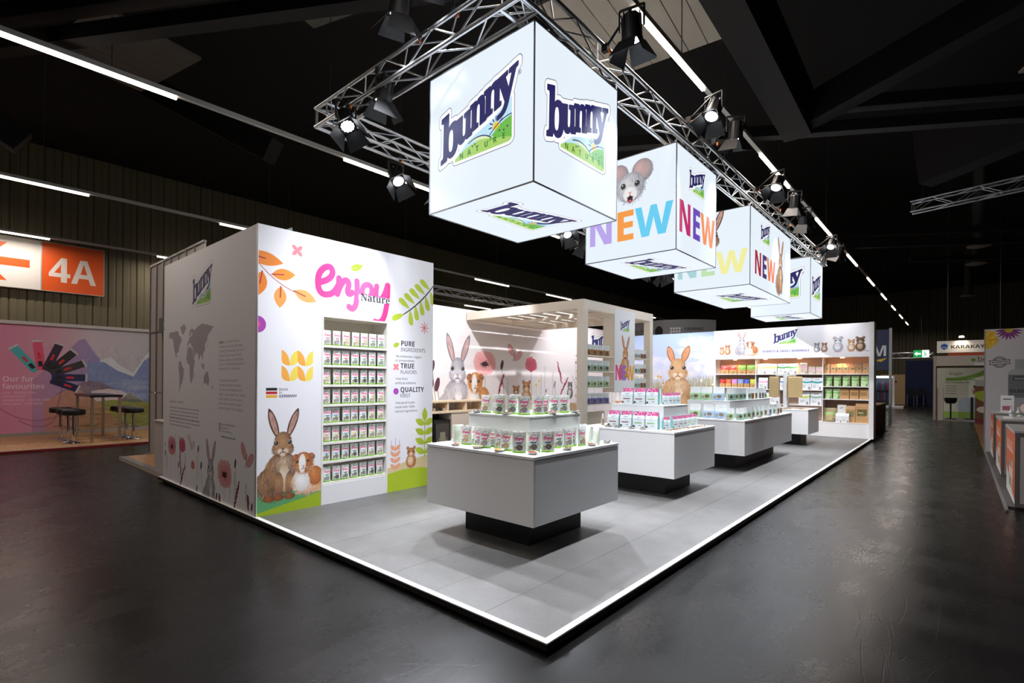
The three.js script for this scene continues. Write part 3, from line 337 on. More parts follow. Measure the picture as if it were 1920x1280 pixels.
// ---------- the hall ----------
const floorRough = dataTex(1024, (x, y) => { const a = noise(x / 16, y / 64, 16), b = noise(x / 4, y / 4), c = noise(x / 64, y / 64, 16); return [58 + 12 * a + 7 * b + 16 * c]; });
const floorTint = dataTex(512, (x, y) => { const a = noise(x / 32, y / 32, 16), b = noise(x, y), v = 17 + 8 * a + 6 * b; return [v, v * 0.97, v * 0.94]; }, true);
const scuffs = canvas(2048, 2048, (g, W, H) => {
  g.fillStyle = '#808080'; g.fillRect(0, 0, W, H);
  for (let i = 0; i < 9000; i++) { g.fillStyle = `rgba(${rnd() < 0.5 ? '60,60,60' : '170,170,170'},.2)`; g.fillRect(rnd() * W, rnd() * H, rr(1, 4), rr(1, 2)); }
  for (let i = 0; i < 1300; i++) { const x = rnd() * W, y = rnd() * H, a = rnd() < 0.6 ? rr(-0.45, 0.45) : rr(0, 6.3), l = rr(20, 320); g.strokeStyle = `rgba(${rnd() < 0.5 ? '30,30,30' : '215,215,215'},${rr(0.25, 0.8)})`; g.lineWidth = rr(0.6, 1.7); g.beginPath(); g.moveTo(x, y); g.quadraticCurveTo(x + Math.sin(a) * l * 0.5 + rr(-30, 30), y + Math.cos(a) * l * 0.5, x + Math.sin(a) * l + rr(-20, 20), y + Math.cos(a) * l); g.stroke(); }
});
scuffs.colorSpace = THREE.NoColorSpace; scuffs.wrapS = scuffs.wrapT = THREE.RepeatWrapping;
const floorMat = new THREE.MeshPhysicalMaterial({ map: floorTint, roughnessMap: floorRough, roughness: 0.95, bumpMap: scuffs, bumpScale: 0.0012, specularIntensity: 0.34 });
const uvPlane = (x0, x1, y0, y1, z0, z1, s) => { const g = new THREE.BoxGeometry(x1 - x0, y1 - y0, z1 - z0), p = g.attributes.position, t = g.attributes.uv; for (let i = 0; i < p.count; i++) t.setXY(i, (p.getX(i) + (x0 + x1) / 2) / s, (p.getZ(i) + (z0 + z1) / 2) / s); return g; };
const XL = -20.6, XR = 14, ZB = -50, ZF = 12, HC = 9.2;
struct('floor', uvPlane(XL, XR, -0.2, 0, ZB, ZF, 5), floorMat, [(XL + XR) / 2, -0.1, (ZB + ZF) / 2]);
const ceilMat = M('#050505', 0.95), cladding = M('#6f6952', 0.55, 0.2), dark = M('#101012', 0.7), timber = M('#120c08', 0.85);
struct('ceiling', box(XR - XL, 0.2, ZF - ZB), ceilMat, [(XL + XR) / 2, HC + 0.1, (ZB + ZF) / 2]);
struct('wall_right', box(0.2, HC, ZF - ZB), dark, [XR + 0.1, HC / 2, (ZB + ZF) / 2]);
struct('wall_front', box(XR - XL, HC, 0.2), dark, [(XL + XR) / 2, HC / 2, ZF + 0.1]);
function cladWall(name, pos, turn, n, w) {                       // a wall of upright ribbed metal sheets
  const o = structGroup(name, pos, turn); mesh('backing', box(n * w, HC, 0.1), M('#4a4636', 0.7), o, [0, HC / 2, -0.09]);
  const s = new THREE.Shape(); [[-w / 2, 0], [-w / 2 + 0.03, 0.035], [-0.04, 0.035], [-0.02, 0.02], [0.02, 0.02], [0.04, 0.035], [w / 2 - 0.03, 0.035], [w / 2, 0], [w / 2, -0.03], [-w / 2, -0.03]].forEach(([x, y], i) => (i ? s.lineTo(x, y) : s.moveTo(x, y)));
  const g = new THREE.ExtrudeGeometry(s, { depth: HC, bevelEnabled: false }).rotateX(-Math.PI / 2);
  for (let i = 0; i < n; i++) { const m = mesh('cladding_sheet', g, cladding, o, [(i + 0.5 - n / 2) * w, 0, 0]); m.scale.set(1, 1, -1); }
  return o;
}
cladWall('wall_left', [XL, 0, (ZB + ZF) / 2], Math.PI / 2, 150, 0.413);
cladWall('wall_back', [(XL + XR) / 2, 0, ZB], 0, 72, 0.48);
// roof timbers
let beamNo = 0;
function timberBeam(label, a, b, w, h) { one('roof_beam', label, 'beam', beamGeo(a, b, w, h), timber); }
const dirB = [-0.857, 0.515];
for (const [x, z, len, y, txtB] of [[-0.6, -7.9, 16, 6.75, 'dark timber chord crossing above the aisle light row'], [-9.4, 2.6, 14, 6.7, 'dark timber chord above the mountain wall'], [-5.5, -16, 18, 6.9, 'dark timber chord behind the light cubes'], [3, -24, 16, 6.9, 'dark timber chord over the far aisle']]) {
  timberBeam(txtB + ', upper board', [x - dirB[0] * -len * 0.0, y, z], [x - dirB[0] * len, y, z - dirB[1] * len], 0.2, 0.22);
  timberBeam(txtB + ', lower board', [x + dirB[0] * 3, y - 0.42, z + dirB[1] * 3], [x - dirB[0] * len, y - 0.42, z - dirB[1] * len], 0.2, 0.2);
}
timberBeam('deep timber girder running beside the aisle light row', [-0.35, 7.3, 2], [-0.35, 6.6, -8], 0.45, 0.9);
timberBeam('sloping timber brace rising to the right of the girder', [-0.3, 6.5, -7.9], [7.5, 9.2, -8.5], 0.4, 0.5);
timberBeam('sloping timber brace over the pink mountain wall', [-13, 6.6, 1.2], [-13.5, 9.2, 5.2], 0.35, 0.5);
timberBeam('sloping timber brace above the cabin', [-9.3, 6.6, -2.4], [-13.4, 9.1, -0.4], 0.35, 0.5);
timberBeam('upright timber post behind the first light cube', [-5.6, 5.2, -6.6], [-4.6, 9.2, -6.2], 0.3, 0.3);
timberBeam('deep timber girder over the right aisle', [1.2, 7.0, -13], [13.5, 8.6, -7], 0.5, 1.3);
timberBeam('deep timber girder over the far right stands', [0.5, 7.2, -24], [13.5, 8.4, -17], 0.5, 1.2);
for (const [x, y, z, w, d, ry, lab] of [[-9.6, 7.6, 0.2, 2.2, 1.6, 0.2, 'grey ceiling baffle panel behind the left light row'], [-5.6, 8.2, -1.6, 2.6, 2.0, 0.3, 'grey ceiling baffle panel above the front truss'], [-1.9, 7.5, -5.0, 2.6, 2.4, 0.1, 'pale ceiling baffle panel above the first cube'], [3.2, 8.6, -5.2, 4, 3, 0.1, 'grey ceiling baffle panel right of the girder'], [4.4, 8.2, -12.5, 3, 1.2, 0.4, 'pale ceiling baffle panel over the right aisle']]) {
  const t = thing('ceiling_baffle', lab, 'panel', [x, y, z], ry);
  for (let i = 0; i < 8; i++) mesh('strip', box(+(w / 8 - 0.015).toFixed(3), 0.05, d), M(lab.startsWith('pale') ? '#c4bcac' : '#57544e', 0.7), t, [(i - 3.5) * (w / 8), 0, 0]);
  for (const k of [-1, 1]) rod('hanger', M('#333', 0.5, 0.5), t, [k * w * 0.4, 0, 0], [k * w * 0.4, HC - y, 0], 0.008);
}
// light rows: slim white tracks with tubes in them, the tubes 2.2 m long every 5 m
const tubeMat = new THREE.MeshStandardMaterial({ color: '#ffffff', emissive: '#ffeeda', emissiveIntensity: 5, roughness: 0.5 });
const rows = [[-0.96, 'aisle', 11.8, -48], [-7.2, 'cabin', 11.8, -30], [-13.65, 'left aisle', 11.8, -40], [-19.55, 'direction sign', 11.8, -20]];
for (const [x, where, z0, z1] of rows) {
  const t = thing('light_track', `slim white lighting track high over the ${where}`, 'light track', [x, 6.06, (z0 + z1) / 2]);
  mesh('profile', box(0.07, 0.07, z0 - z1), M('#c9c9c4', 0.5), t);
  for (let z = z0 - 1; z > z1; z -= 5) rod('hanger', M('#555', 0.5, 0.5), t, [0, 0, z - (z0 + z1) / 2], [0, 3.1, z - (z0 + z1) / 2], 0.007);
  for (let k = -1; k < 10; k++) {
    const za = 2.15 - k * 5, zb = za - 2.15; if (za > z0 || zb < z1) continue;
    one('tube_light', `glowing warm white tube light in the track over the ${where}`, 'light', box(0.05, 0.05, 2.15), tubeMat, [x, 6.0, (za + zb) / 2], `tube lights over the ${where}`);
    const l = new THREE.RectAreaLight('#fff0e4', TUBE, 0.06, 2.15); l.position.set(x, 5.965, (za + zb) / 2); l.rotation.x = -Math.PI / 2; scene.add(l);
  }
}

// ---------- the stand: platform ----------
const T = 0.072, PX = -8.0, PZ = -15.6;
const vinyl = dataTex(512, (x, y) => { const a = noise(x / 32, y / 32, 16), b = noise(x / 8, y / 2), v = 94 + 10 * a + 7 * b + 4 * rnd(); return [v, v * 0.995, v * 0.985]; }, true);
const vinylMat = new THREE.MeshStandardMaterial({ map: vinyl, roughness: 0.42 });
const plat = structGroup('floor_platform');
span('plinth', M('#141414', 0.7), plat, PX + 0.05, -0.05, 0, 0.045, PZ + 0.05, -0.05);
span('deck', M('#3a3a3a', 0.7), plat, PX, 0, 0.03, 0.066, PZ, 0);
for (let i = 0; i < 16; i++) { const x1 = -0.05 - i * 0.54, x0 = Math.max(PX, x1 - 0.538); if (x1 > PX) { const m = mesh('vinyl_strip', uvPlane(x0, x1, 0.06, T, PZ, -0.05, 2.4), vinylMat, plat, [(x0 + x1) / 2, (0.06 + T) / 2, (PZ - 0.05) / 2]); m.position.y += (i % 2) * 0.0003; } }
span('edge_strip', M('#eeeeea', 0.4), plat, -0.05, 0, 0.066, T + 0.004, PZ, 0); span('edge_strip', M('#eeeeea', 0.4), plat, PX, -0.05, 0.066, T + 0.004, -0.05, 0);
span('fascia', M('#1c1a18', 0.5), plat, -0.004, 0.004, 0.028, 0.07, PZ, 0.004); span('fascia', M('#1c1a18', 0.5), plat, PX, 0.004, 0.028, 0.07, -0.004, 0.004);

// ---------- the cabin with its wall shelf ----------
const white = M('#eeeef0', 0.5), cream = M('#efe6d6', 0.55), WH = 3.43;
const cx0 = -4.262, cz0 = -0.02;
{
  const t = thing('display_cabin', 'white printed cabin with a tall shelf niche of pouches in its side', 'cabin', [cx0, T, cz0]);
  const ep = print(enjoyPrint, 0.5), sp = print(storyPrint, 0.5);
  const wallPart = (u0, u1, y0, y1) => { const g = board(u1 - u0, y1 - y0, 0.04, [u0 / 2.64, y0 / WH, u1 / 2.64, y1 / WH]); const m = mesh('printed_panel', g, ep, t, [-0.02, (y0 + y1) / 2, -(u0 + u1) / 2]); m.rotation.y = Math.PI / 2; };
  wallPart(0, 0.802, 0, WH); wallPart(1.815, 2.64, 0, WH); wallPart(0.804, 1.813, 2.442, WH);
  const m = mesh('printed_panel', board(3.52, WH, 0.04), sp, t, [-1.76 - 0.04, WH / 2, -0.02]); m.userData.label = 'side panel with a world map, text and meadow flowers';
  span('back_wall', white, t, -3.56, -0.04, 0, WH, -2.64, -2.6); span('side_wall', white, t, -3.56, -3.52, 0, WH, -2.6, -0.04); span('roof_panel', M('#d8d8d8', 0.6), t, -3.52, -0.04, WH - 0.06, WH - 0.02, -2.6, -0.04);
  span('corner_profile', M('#d9dade', 0.35, 0.4), t, -0.042, 0.003, 0, WH, -0.006, 0.003);
  // niche
  const n = new THREE.Group(); n.name = 'shelf_niche'; t.add(n);
  span('niche_back', cream, n, -0.37, -0.35, 0, 2.44, -1.81, -0.806); span('niche_side', M('#efece6', 0.5), n, -0.35, 0.004, 0, 2.442, -0.826, -0.804); span('niche_side', M('#efece6', 0.5), n, -0.35, 0.004, 0, 2.442, -1.813, -1.791); span('niche_top', cream, n, -0.35, 0.004, 2.42, 2.442, -1.791, -0.826);
  for (const y of [2.06, 1.805, 1.55, 1.292, 1.05, 0.8, 0.553, 0.28]) span('shelf', M('#f4f1ea', 0.45), n, -0.35, -0.002, y - 0.03, y, -1.791, -0.826);
  span('base_panel', white, n, -0.03, 0.002, 0, 0.25, -1.79, -0.827);
}
// the long back wall and the end wall
{
  const t = thing('back_wall_panel', 'long white partition printed with poppies, a grey rabbit and a guinea pig', 'partition', [-7.8, T, 0]);
  const m = mesh('printed_panel', board(12.8, 3.45, 0.06), print(meadowPrint), t, [-0.03, 1.725, -2.66 - 6.4]); m.rotation.y = Math.PI / 2;
  span('top_profile', M('#ededf0', 0.4), t, -0.065, 0.004, 3.45, 3.465, -15.46, -2.66);
}
{
  const t = thing('landscape_panel', 'end partition printed with a tan rabbit in a flower meadow under blue sky', 'partition', [-7.8, T, -15.45]);
  mesh('printed_panel', board(3.3, 3.37, 0.05), print(landscapePrint), t, [1.65, 1.685, -0.025]);
}
{
  const t = thing('product_shelf', 'wide white product shelf with a printed animal header and three bays', 'shelf', [-4.5, T, -15.45]);
  const w = M('#f1efee', 0.5);
  mesh('header', board(4.5, 0.985, 0.05), print(headerPrint), t, [2.25, 2.885, 0.01]);
  span('side_panel', w, t, 0, 0.05, 0, 2.4, -0.45, 0.02); const sp = span('side_panel', w, t, 4.43, 4.55, 0, 3.385, -0.5, 0.045); span('divider', w, t, 1.33, 1.35, 0.44, 2.4, -0.45, -0.02); span('divider', w, t, 3.25, 3.27, 0.44, 2.4, -0.45, -0.02);
  span('back_panel', M('#c7a68e', 0.7), t, 0.05, 4.43, 0, 2.4, -0.47, -0.45); span('header_back', w, t, 0, 4.43, 2.4, 3.38, -0.47, -0.4); span('canopy', w, t, 0.05, 4.43, 2.39, 2.41, -0.45, -0.015);
  span('base_panel', M('#f2efec', 0.5), t, 0.05, 4.43, 0, 0.42, -0.45, -0.005); span('base_shelf', w, t, 0.05, 4.43, 0.42, 0.44, -0.45, 0);
  for (const [x0, x1, ys] of [[0.05, 1.33, [1.895, 1.45, 0.95]], [1.35, 3.25, [1.895, 1.4, 0.93]], [3.27, 4.43, [1.895, 1.517, 1.136]]]) for (const y of ys) span('shelf_board', w, t, x0, x1, y - 0.025, y, -0.45, -0.01);
  for (const x of [0.65, 1.6, 2.6, 3.75]) {                      // small spots under the header
    const m = mesh('spot_lamp', cyl(0.05, 0.06, 0.025), new THREE.MeshStandardMaterial({ color: '#fff', emissive: '#ffe2c4', emissiveIntensity: 4 }), t, [x, 2.38, -0.16]);
    const l = new THREE.SpotLight('#ffd2a8', 3.2, 0, rad(68), 0.6); l.position.set(-4.5 + x, T + 2.355, -15.6); l.target.position.set(-4.5 + x, 0.6, -15.72); l.shadow.radius = 2; l.castShadow = true; scene.add(l, l.target);
  }
}

// ---------- counters ----------
const lam = M('#e6e7e7', 0.42), lamTop = lam, plinthBlack = M('#0d0d0e', 0.6);
function counter(label, x0, x1, z0, z1, tier, px, pz) {           // z0 nearer than z1
  const cx = (x0 + x1) / 2, cz = (z0 + z1) / 2, t = thing('display_counter', label, 'counter', [cx, T, cz]);
  const w = x1 - x0, d = z0 - z1;
  mesh('plinth', box(+(px).toFixed(3), 0.3, +(pz).toFixed(3)), plinthBlack, t, [0, 0.15, 0]);
  for (const s of [-1, 1]) { mesh('side_panel', rbox(+w.toFixed(3), 0.6, 0.02, 0.003), lam, t, [0, 0.595, s * (d / 2 - 0.01)]); }
  const np = d > 2.5 ? 2 : 1;
  for (const s of [-1, 1]) for (let i = 0; i < np; i++) mesh('side_panel', rbox(0.02, 0.6, +((d - 0.042) / np - 0.003).toFixed(3), 0.003), lam, t, [s * (w / 2 - 0.01), 0.595, (i + 0.5 - np / 2) * ((d - 0.042) / np)]);
  mesh('bottom_panel', box(+(w - 0.04).toFixed(3), 0.02, +(d - 0.04).toFixed(3)), lam, t, [0, 0.31, 0]);
  mesh('top', rbox(+(w + 0.006).toFixed(3), 0.03, +(d + 0.006).toFixed(3), 0.004), lamTop, t, [0, 0.915, 0]);
  if (tier) { const [a, b, c, e, h = 1.266] = tier, tw = b - a, td = c - e, m = mesh('riser', rbox(+tw.toFixed(3), +(h - 0.95).toFixed(3), +td.toFixed(3), 0.003), lam, t, [(a + b) / 2 - cx, (0.93 + h - 0.02) / 2, (c + e) / 2 - cz]); mesh('riser_top', rbox(+(tw + 0.006).toFixed(3), 0.02, +(td + 0.006).toFixed(3), 0.004), lamTop, t, [(a + b) / 2 - cx, h - 0.01, (c + e) / 2 - cz]); }
  return t;
}
counter('white square counter with a riser carrying green and pink treat pouches', -2.45, -0.97, -1.07, -2.58, [-2.14, -1.28, -1.39, -2.28], 0.9, 0.9);
counter('white square counter with a riser of pink-topped bags', -2.49, -1.0, -4.15, -5.67, [-2.2, -1.34, -4.55, -5.4], 0.95, 0.9);
counter('long white counter of two joined units with clear bags of hay and pellets', -2.49, -0.98, -7.1, -10.5, [-2.15, -1.34, -7.4, -10.1], 0.95, 2.6);
counter('small white counter with brown paper carrier bags above it', -2.15, -0.98, -12.2, -13.5, null, 0.7, 0.7);
// ---------- truss ----------
const alu = M('#c6c9cc', 0.28, 0.85), black = M('#17181a', 0.55), blackMetal = M('#1f2022', 0.45, 0.4);
function truss(label, a, b, s = 0.25, pitch = 0.42) {             // box truss along x or z between two points of its lower outer chord, square section s
  const A = V3(a), B = V3(b), L = A.distanceTo(B), d = B.clone().sub(A).normalize(), t = thing('lighting_truss', label, 'truss', a);
  const n = new THREE.Vector3(-d.z, 0, d.x), P = (k, i, j) => d.clone().multiplyScalar(k).addScaledVector(n, i * s).add(new THREE.Vector3(0, j * s, 0)).toArray();
  for (const i of [0, 1]) for (const j of [0, 1]) rod('chord', alu, t, P(0, i, j), P(L, i, j), 0.024);
  const m = Math.round(L / pitch), q = L / m;
  for (let k = 0; k < m; k++) {
    const f = k % 2, u = k * q, v = u + q;
    for (const i of [0, 1]) rod('brace', alu, t, P(u, i, f), P(v, i, 1 - f), 0.0105);
    for (const j of [0, 1]) rod('brace', alu, t, P(u, j ? f : 1 - f, j), P(v, j ? 1 - f : f, j), 0.0105);
  }
  for (const u of [0.03, L - 0.03]) for (const i of [0, 1]) { rod('end_frame', alu, t, P(u, i, 0), P(u, i, 1), 0.012); rod('end_frame', alu, t, P(u, 0, i), P(u, 1, i), 0.012); }
  return t;
}
const TY = 5.12;
truss('silver box truss along the front, over the first light cube', [-1.06, TY, -0.95], [-4.72, TY, -0.95]);
truss('silver box truss along the aisle side, over all the light cubes', [-1.06, TY, -14.9], [-1.06, TY, -0.95]);
truss('silver box truss along the inner side, over the cabin', [-4.72, TY, -0.95], [-4.72, TY, -14.9]);
truss('silver box truss across the far end, over the last light cube', [-4.47, TY, -14.65], [-1.06, TY, -14.65]);
truss('separate silver truss hanging over the right aisle', [1.0, 5.9, -13.6], [4.3, 6.0, -13.2]);
truss('slim silver truss behind the poppy partition', [-12, 4.72, -3], [-12, 4.72, -24], 0.24, 0.5);
for (const [x, y, z] of [[1.2, 6.1, -13.45], [4.0, 6.1, -13.1], [-12, 4.96, -4], [-12, 4.96, -13], [-12, 4.96, -22], [-2.6, 3.75, -42], [0.3, 3.75, -42]]) one('truss_cable', 'thin steel cable from the roof to a side truss', 'cable', cyl(0.008, 0.008, +(9.2 - y).toFixed(2), 6), M('#444', 0.5, 0.6), [x, (9.2 + y) / 2, z], 'side truss cables');
for (const [x, z] of [[-4.6, -1.1], [-1.2, -1.1], [-4.6, -8], [-1.2, -6.6], [-1.2, -12], [-4.6, -14.8]]) one('truss_hoist_cable', 'thin steel cable holding up the silver truss', 'cable', cyl(0.006, 0.006, 3.7, 6), M('#444', 0.5, 0.6), [x, 5.4 + 1.85, z], 'truss cables');

// ---------- light cubes ----------
const glow = (map) => new THREE.MeshStandardMaterial({ color: '#30343a', roughness: 0.6, emissive: '#ffffff', emissiveMap: map, emissiveIntensity: 0.98 });
const frameMat = M('#84888e', 0.4, 0.5);
function areaLight(color, power, w, h, at, to) { const l = new THREE.RectAreaLight(color, power, w, h); l.position.set(...at); l.lookAt(...to); scene.add(l); return l; }
const gLogo = glow(logoFace), gBase = glow(logoBase), gLongBase = glow(longBase);
function cube(label, z0, z1, front, side, base) {
  const x0 = -2.6, x1 = -1.1, y0 = 3.55, h = 1.5, d = z0 - z1, cx = (x0 + x1) / 2, cz = (z0 + z1) / 2, t = thing('hanging_light_cube', label, 'light cube', [cx, y0, cz]);
  const f = mesh('light_face', board(1.49, h - 0.01, 0.01), front, t, [0, h / 2, d / 2 - 0.005]), bk = mesh('light_face', board(1.49, h - 0.01, 0.01), gLogo, t, [0, h / 2, -d / 2 + 0.005]); bk.rotation.y = Math.PI;
  const r = mesh('light_face', board(d - 0.01, h - 0.01, 0.01), side, t, [0.745, h / 2, 0]); r.rotation.y = Math.PI / 2; const l = mesh('light_face', board(d - 0.01, h - 0.01, 0.01), side, t, [-0.745, h / 2, 0]); l.rotation.y = -Math.PI / 2;
  const b = mesh('light_face', board(d - 0.01, 1.49, 0.01), base, t, [0, 0.005, 0]); b.quaternion.setFromRotationMatrix(new THREE.Matrix4().makeBasis(new THREE.Vector3(0, 0, -1), new THREE.Vector3(1, 0, 0), new THREE.Vector3(0, -1, 0)));
  for (const sx of [-1, 1]) { for (const sz of [-1, 1]) mesh('frame_edge', box(0.012, h, 0.012), frameMat, t, [sx * 0.748, h / 2, sz * (d / 2 - 0.002)]); for (const y of [0, h]) mesh('frame_edge', box(0.012, 0.012, +d.toFixed(3)), frameMat, t, [sx * 0.748, y, 0]); }
  for (const sz of [-1, 1]) for (const y of [0, h]) mesh('frame_edge', box(1.5, 0.012, 0.012), frameMat, t, [0, y, sz * (d / 2 - 0.002)]);
  mesh('lid', box(1.47, 0.02, +(d - 0.03).toFixed(3)), M('#dddddd', 0.6), t, [0, h - 0.02, 0]);
  for (const sx of [-1, 1]) for (const sz of [-1, 1]) { rod('hanging_ring', alu, t, [sx * 0.68, h, sz * (d / 2 - 0.1)], [sx * 0.68, 1.58, sz * (d / 2 - 0.1)], 0.01); }
  const c = '#e4f0ff', k = CUBE; areaLight(c, k, 1.44, 1.44, [cx, y0 + h / 2, z0 + 0.02], [cx, y0 + h / 2, z0 + 1]); areaLight(c, k, d - 0.06, 1.44, [x1 + 0.02, y0 + h / 2, cz], [x1 + 1, y0 + h / 2, cz]); areaLight(c, k, d - 0.06, 1.44, [x0 - 0.02, y0 + h / 2, cz], [x0 - 1, y0 + h / 2, cz]); areaLight(c, k, 1.44, d - 0.06, [cx, y0 - 0.02, cz], [cx + 0.0001, y0 - 1, cz]);
}
cube('glowing white hanging cube with the navy word mark on its faces', -1.2, -2.73, gLogo, gLogo, gBase);
cube('glowing hanging cube with a grey chinchilla over lilac, orange and blue letters', -4.39, -5.93, glow(newFace), glow(newSide), gBase);
cube('long glowing hanging box with pale letters and a brown rabbit', -7.75, -10.8, glow(paleFace), glow(longSide), gLongBase);
cube('last glowing white hanging cube above the counter with the paper carrier bags', -12.98, -14.5, gLogo, gLogo, gBase);

// ---------- stage lights on the truss ----------
const lensGeo = new THREE.CircleGeometry(0.085, 24), ledGeo = new THREE.CircleGeometry(0.017, 10), doorGeo = (() => { const s = new THREE.Shape(); s.moveTo(-0.1, 0); s.lineTo(0.1, 0); s.lineTo(0.15, 0.2); s.lineTo(-0.15, 0.2); const g = new THREE.ExtrudeGeometry(s, { depth: 0.004, bevelEnabled: false }); return g; })();
const bodyGeo = lathe([[0.001, -0.26], [0.07, -0.26], [0.09, -0.24], [0.105, -0.05], [0.115, 0], [0.108, 0], [0.1, -0.01]], 24), finGeo = box(0.012, 0.26, 0.006);
const lensMat = new THREE.MeshStandardMaterial({ color: '#ffffff', emissive: '#f4f8ff', emissiveIntensity: 9 }), lensOff = M('#3a3d42', 0.2, 0.3), ledRing = new THREE.MeshStandardMaterial({ color: '#111', emissive: '#ffffff', emissiveIntensity: 0.6 });
function stageLight(label, p, target, o = {}) {
  const t = thing('stage_light', label, 'stage light', p), dir = V3(target).sub(V3(p)).normalize(), head = new THREE.Group(); head.name = 'head'; t.add(head);
  head.quaternion.setFromUnitVectors(new THREE.Vector3(0, 0, 1), dir);
  const b = mesh('housing', bodyGeo, black, head); b.rotation.x = Math.PI / 2;
  for (let i = 0; i < 10; i++) { const f = mesh('cooling_fin', finGeo, blackMetal, head, [Math.cos(i * 0.628) * 0.1, Math.sin(i * 0.628) * 0.1, -0.13]); f.rotation.set(Math.PI / 2, 0, 0); f.rotation.order = 'ZXY'; f.rotation.z = i * 0.628; }
  if (o.led) { mesh('lens_plate', lensGeo, M('#26282c', 0.4), head, [0, 0, -0.006]); for (let i = 0; i < 19; i++) { const r = i < 1 ? 0 : i < 7 ? 0.034 : 0.067, a = i < 7 ? i * 1.047 : i * 0.5236; mesh('led_lens', ledGeo, lensMat, head, [Math.cos(a) * r, Math.sin(a) * r, -0.003]); } }
  else mesh('lens_lamp', lensGeo, o.off ? lensOff : lensMat, head, [0, 0, -0.004]);
  for (let i = 0; i < 4; i++) { const d = new THREE.Group(); d.name = 'barn_door'; head.add(d); d.rotation.z = (i * Math.PI) / 2 + (o.spin ?? 0); const m = mesh('flap', doorGeo, black, d, [0, 0.105, 0]); m.rotation.x = rad(i % 2 ? 62 : 50); }
  const up = o.up ?? [0, 0.36, 0];
  for (const s of [-1, 1]) { const side = new THREE.Vector3(0, 1, 0).cross(dir).normalize().multiplyScalar(0.13 * s), back = dir.clone().multiplyScalar(-0.12); rod('yoke_arm', blackMetal, t, back.clone().add(side).toArray(), back.clone().add(side).add(new THREE.Vector3(0, 0.22, 0)).toArray(), 0.012); if (s > 0) rod('yoke_bar', blackMetal, t, back.clone().add(side).add(new THREE.Vector3(0, 0.22, 0)).toArray(), back.clone().sub(side).add(new THREE.Vector3(0, 0.22, 0)).toArray(), 0.014); }
  const bk = dir.clone().multiplyScalar(-0.12); rod('clamp_arm', blackMetal, t, bk.clone().add(new THREE.Vector3(0, 0.22, 0)).toArray(), up, 0.014); mesh('clamp', box(0.07, 0.08, 0.05), blackMetal, t, up); mesh('plug', cyl(0.014, 0.014, 0.05, 8), M('#d9762c', 0.5), t, [up[0] + 0.05, up[1] - 0.05, up[2]]);
  if (!o.off) { const l = new THREE.SpotLight(o.color ?? '#f3f6ff', o.power ?? SPOT, 0, rad(o.angle ?? 30), o.pen ?? 0.45); l.position.set(...p).addScaledVector(dir, 0.03); l.target.position.set(...target); l.castShadow = true; l.shadow.radius = 1.6; scene.add(l, l.target); }
}
const onSide = [-0.32, 0.06, 0], R = -0.7, inner = [-0.03, 0.3, 0], outer = [0.23, 0.3, 0];
stageLight('lit stage light with open flaps above the front truss', [-2.55, 5.5, -0.72], [-4.2, 0.5, -1.3], { up: [0, -0.1, -0.25], power: 36, angle: 34, pen: 1 });
stageLight('black stage light with a square flap above the front truss', [-1.95, 5.6, -0.72], [-4.2, 0.6, -1.9], { up: [0, -0.2, -0.25], power: 44, angle: 32, pen: 1 });
stageLight('round LED stage light facing out below the front truss corner', [-3.9, 4.86, -0.95], [-1.4, 0.4, -0.6], { led: 1, up: [0.02, 0.28, 0], power: 60 });
stageLight('black stage light pointing down at the cabin wall from the front truss', [-3.3, 5.0, -1.05], [-4.2, 1.3, -0.9], { up: [0, 0.16, 0], power: 9, angle: 40, pen: 1 });
stageLight('lit stage light hanging low from the inner truss by the first cube', [-4.75, 4.8, -2.35], [-1.8, 0.9, -2.0], { up: [0.03, 0.34, 0], power: 75 });
for (const [label, p, q, power, angle] of [
  ['black stage light with a large square flap beside the first cube', [R, 5.25, -2.33], [-0.9, 0, -3.3], 60, 38],
  ['lit stage light beside the chinchilla cube', [R, 5.35, -4.6], [-1.2, 0.6, -2.3], 75, 30],
  ['black stage light turned away beside the chinchilla cube', [R, 5.4, -5.6], [-1.4, 0.6, -6.9], 50, 32],
  ['lit stage light beside the long hanging box', [R, 5.32, -7.9], [-1.3, 0.6, -5.2], 75, 30],
  ['grey-flapped stage light beside the middle of the long hanging box', [R, 5.32, -9.35], [-1.3, 0.6, -10.6], 50, 32],
  ['black stage light beside the far end of the long hanging box', [R, 5.2, -10.2], [-1.3, 0.6, -12.6], 60, 30],
  ['lit stage light at the near edge of the last cube', [R, 5.3, -13.3], [-1.3, 0.9, -9.8], 80, 30],
  ['stage light at the far end of the aisle-side truss', [R, 5.3, -14.4], [-2.0, 1.6, -15.5], 22, 40]]) stageLight(label, p, q, { up: onSide, power, angle });
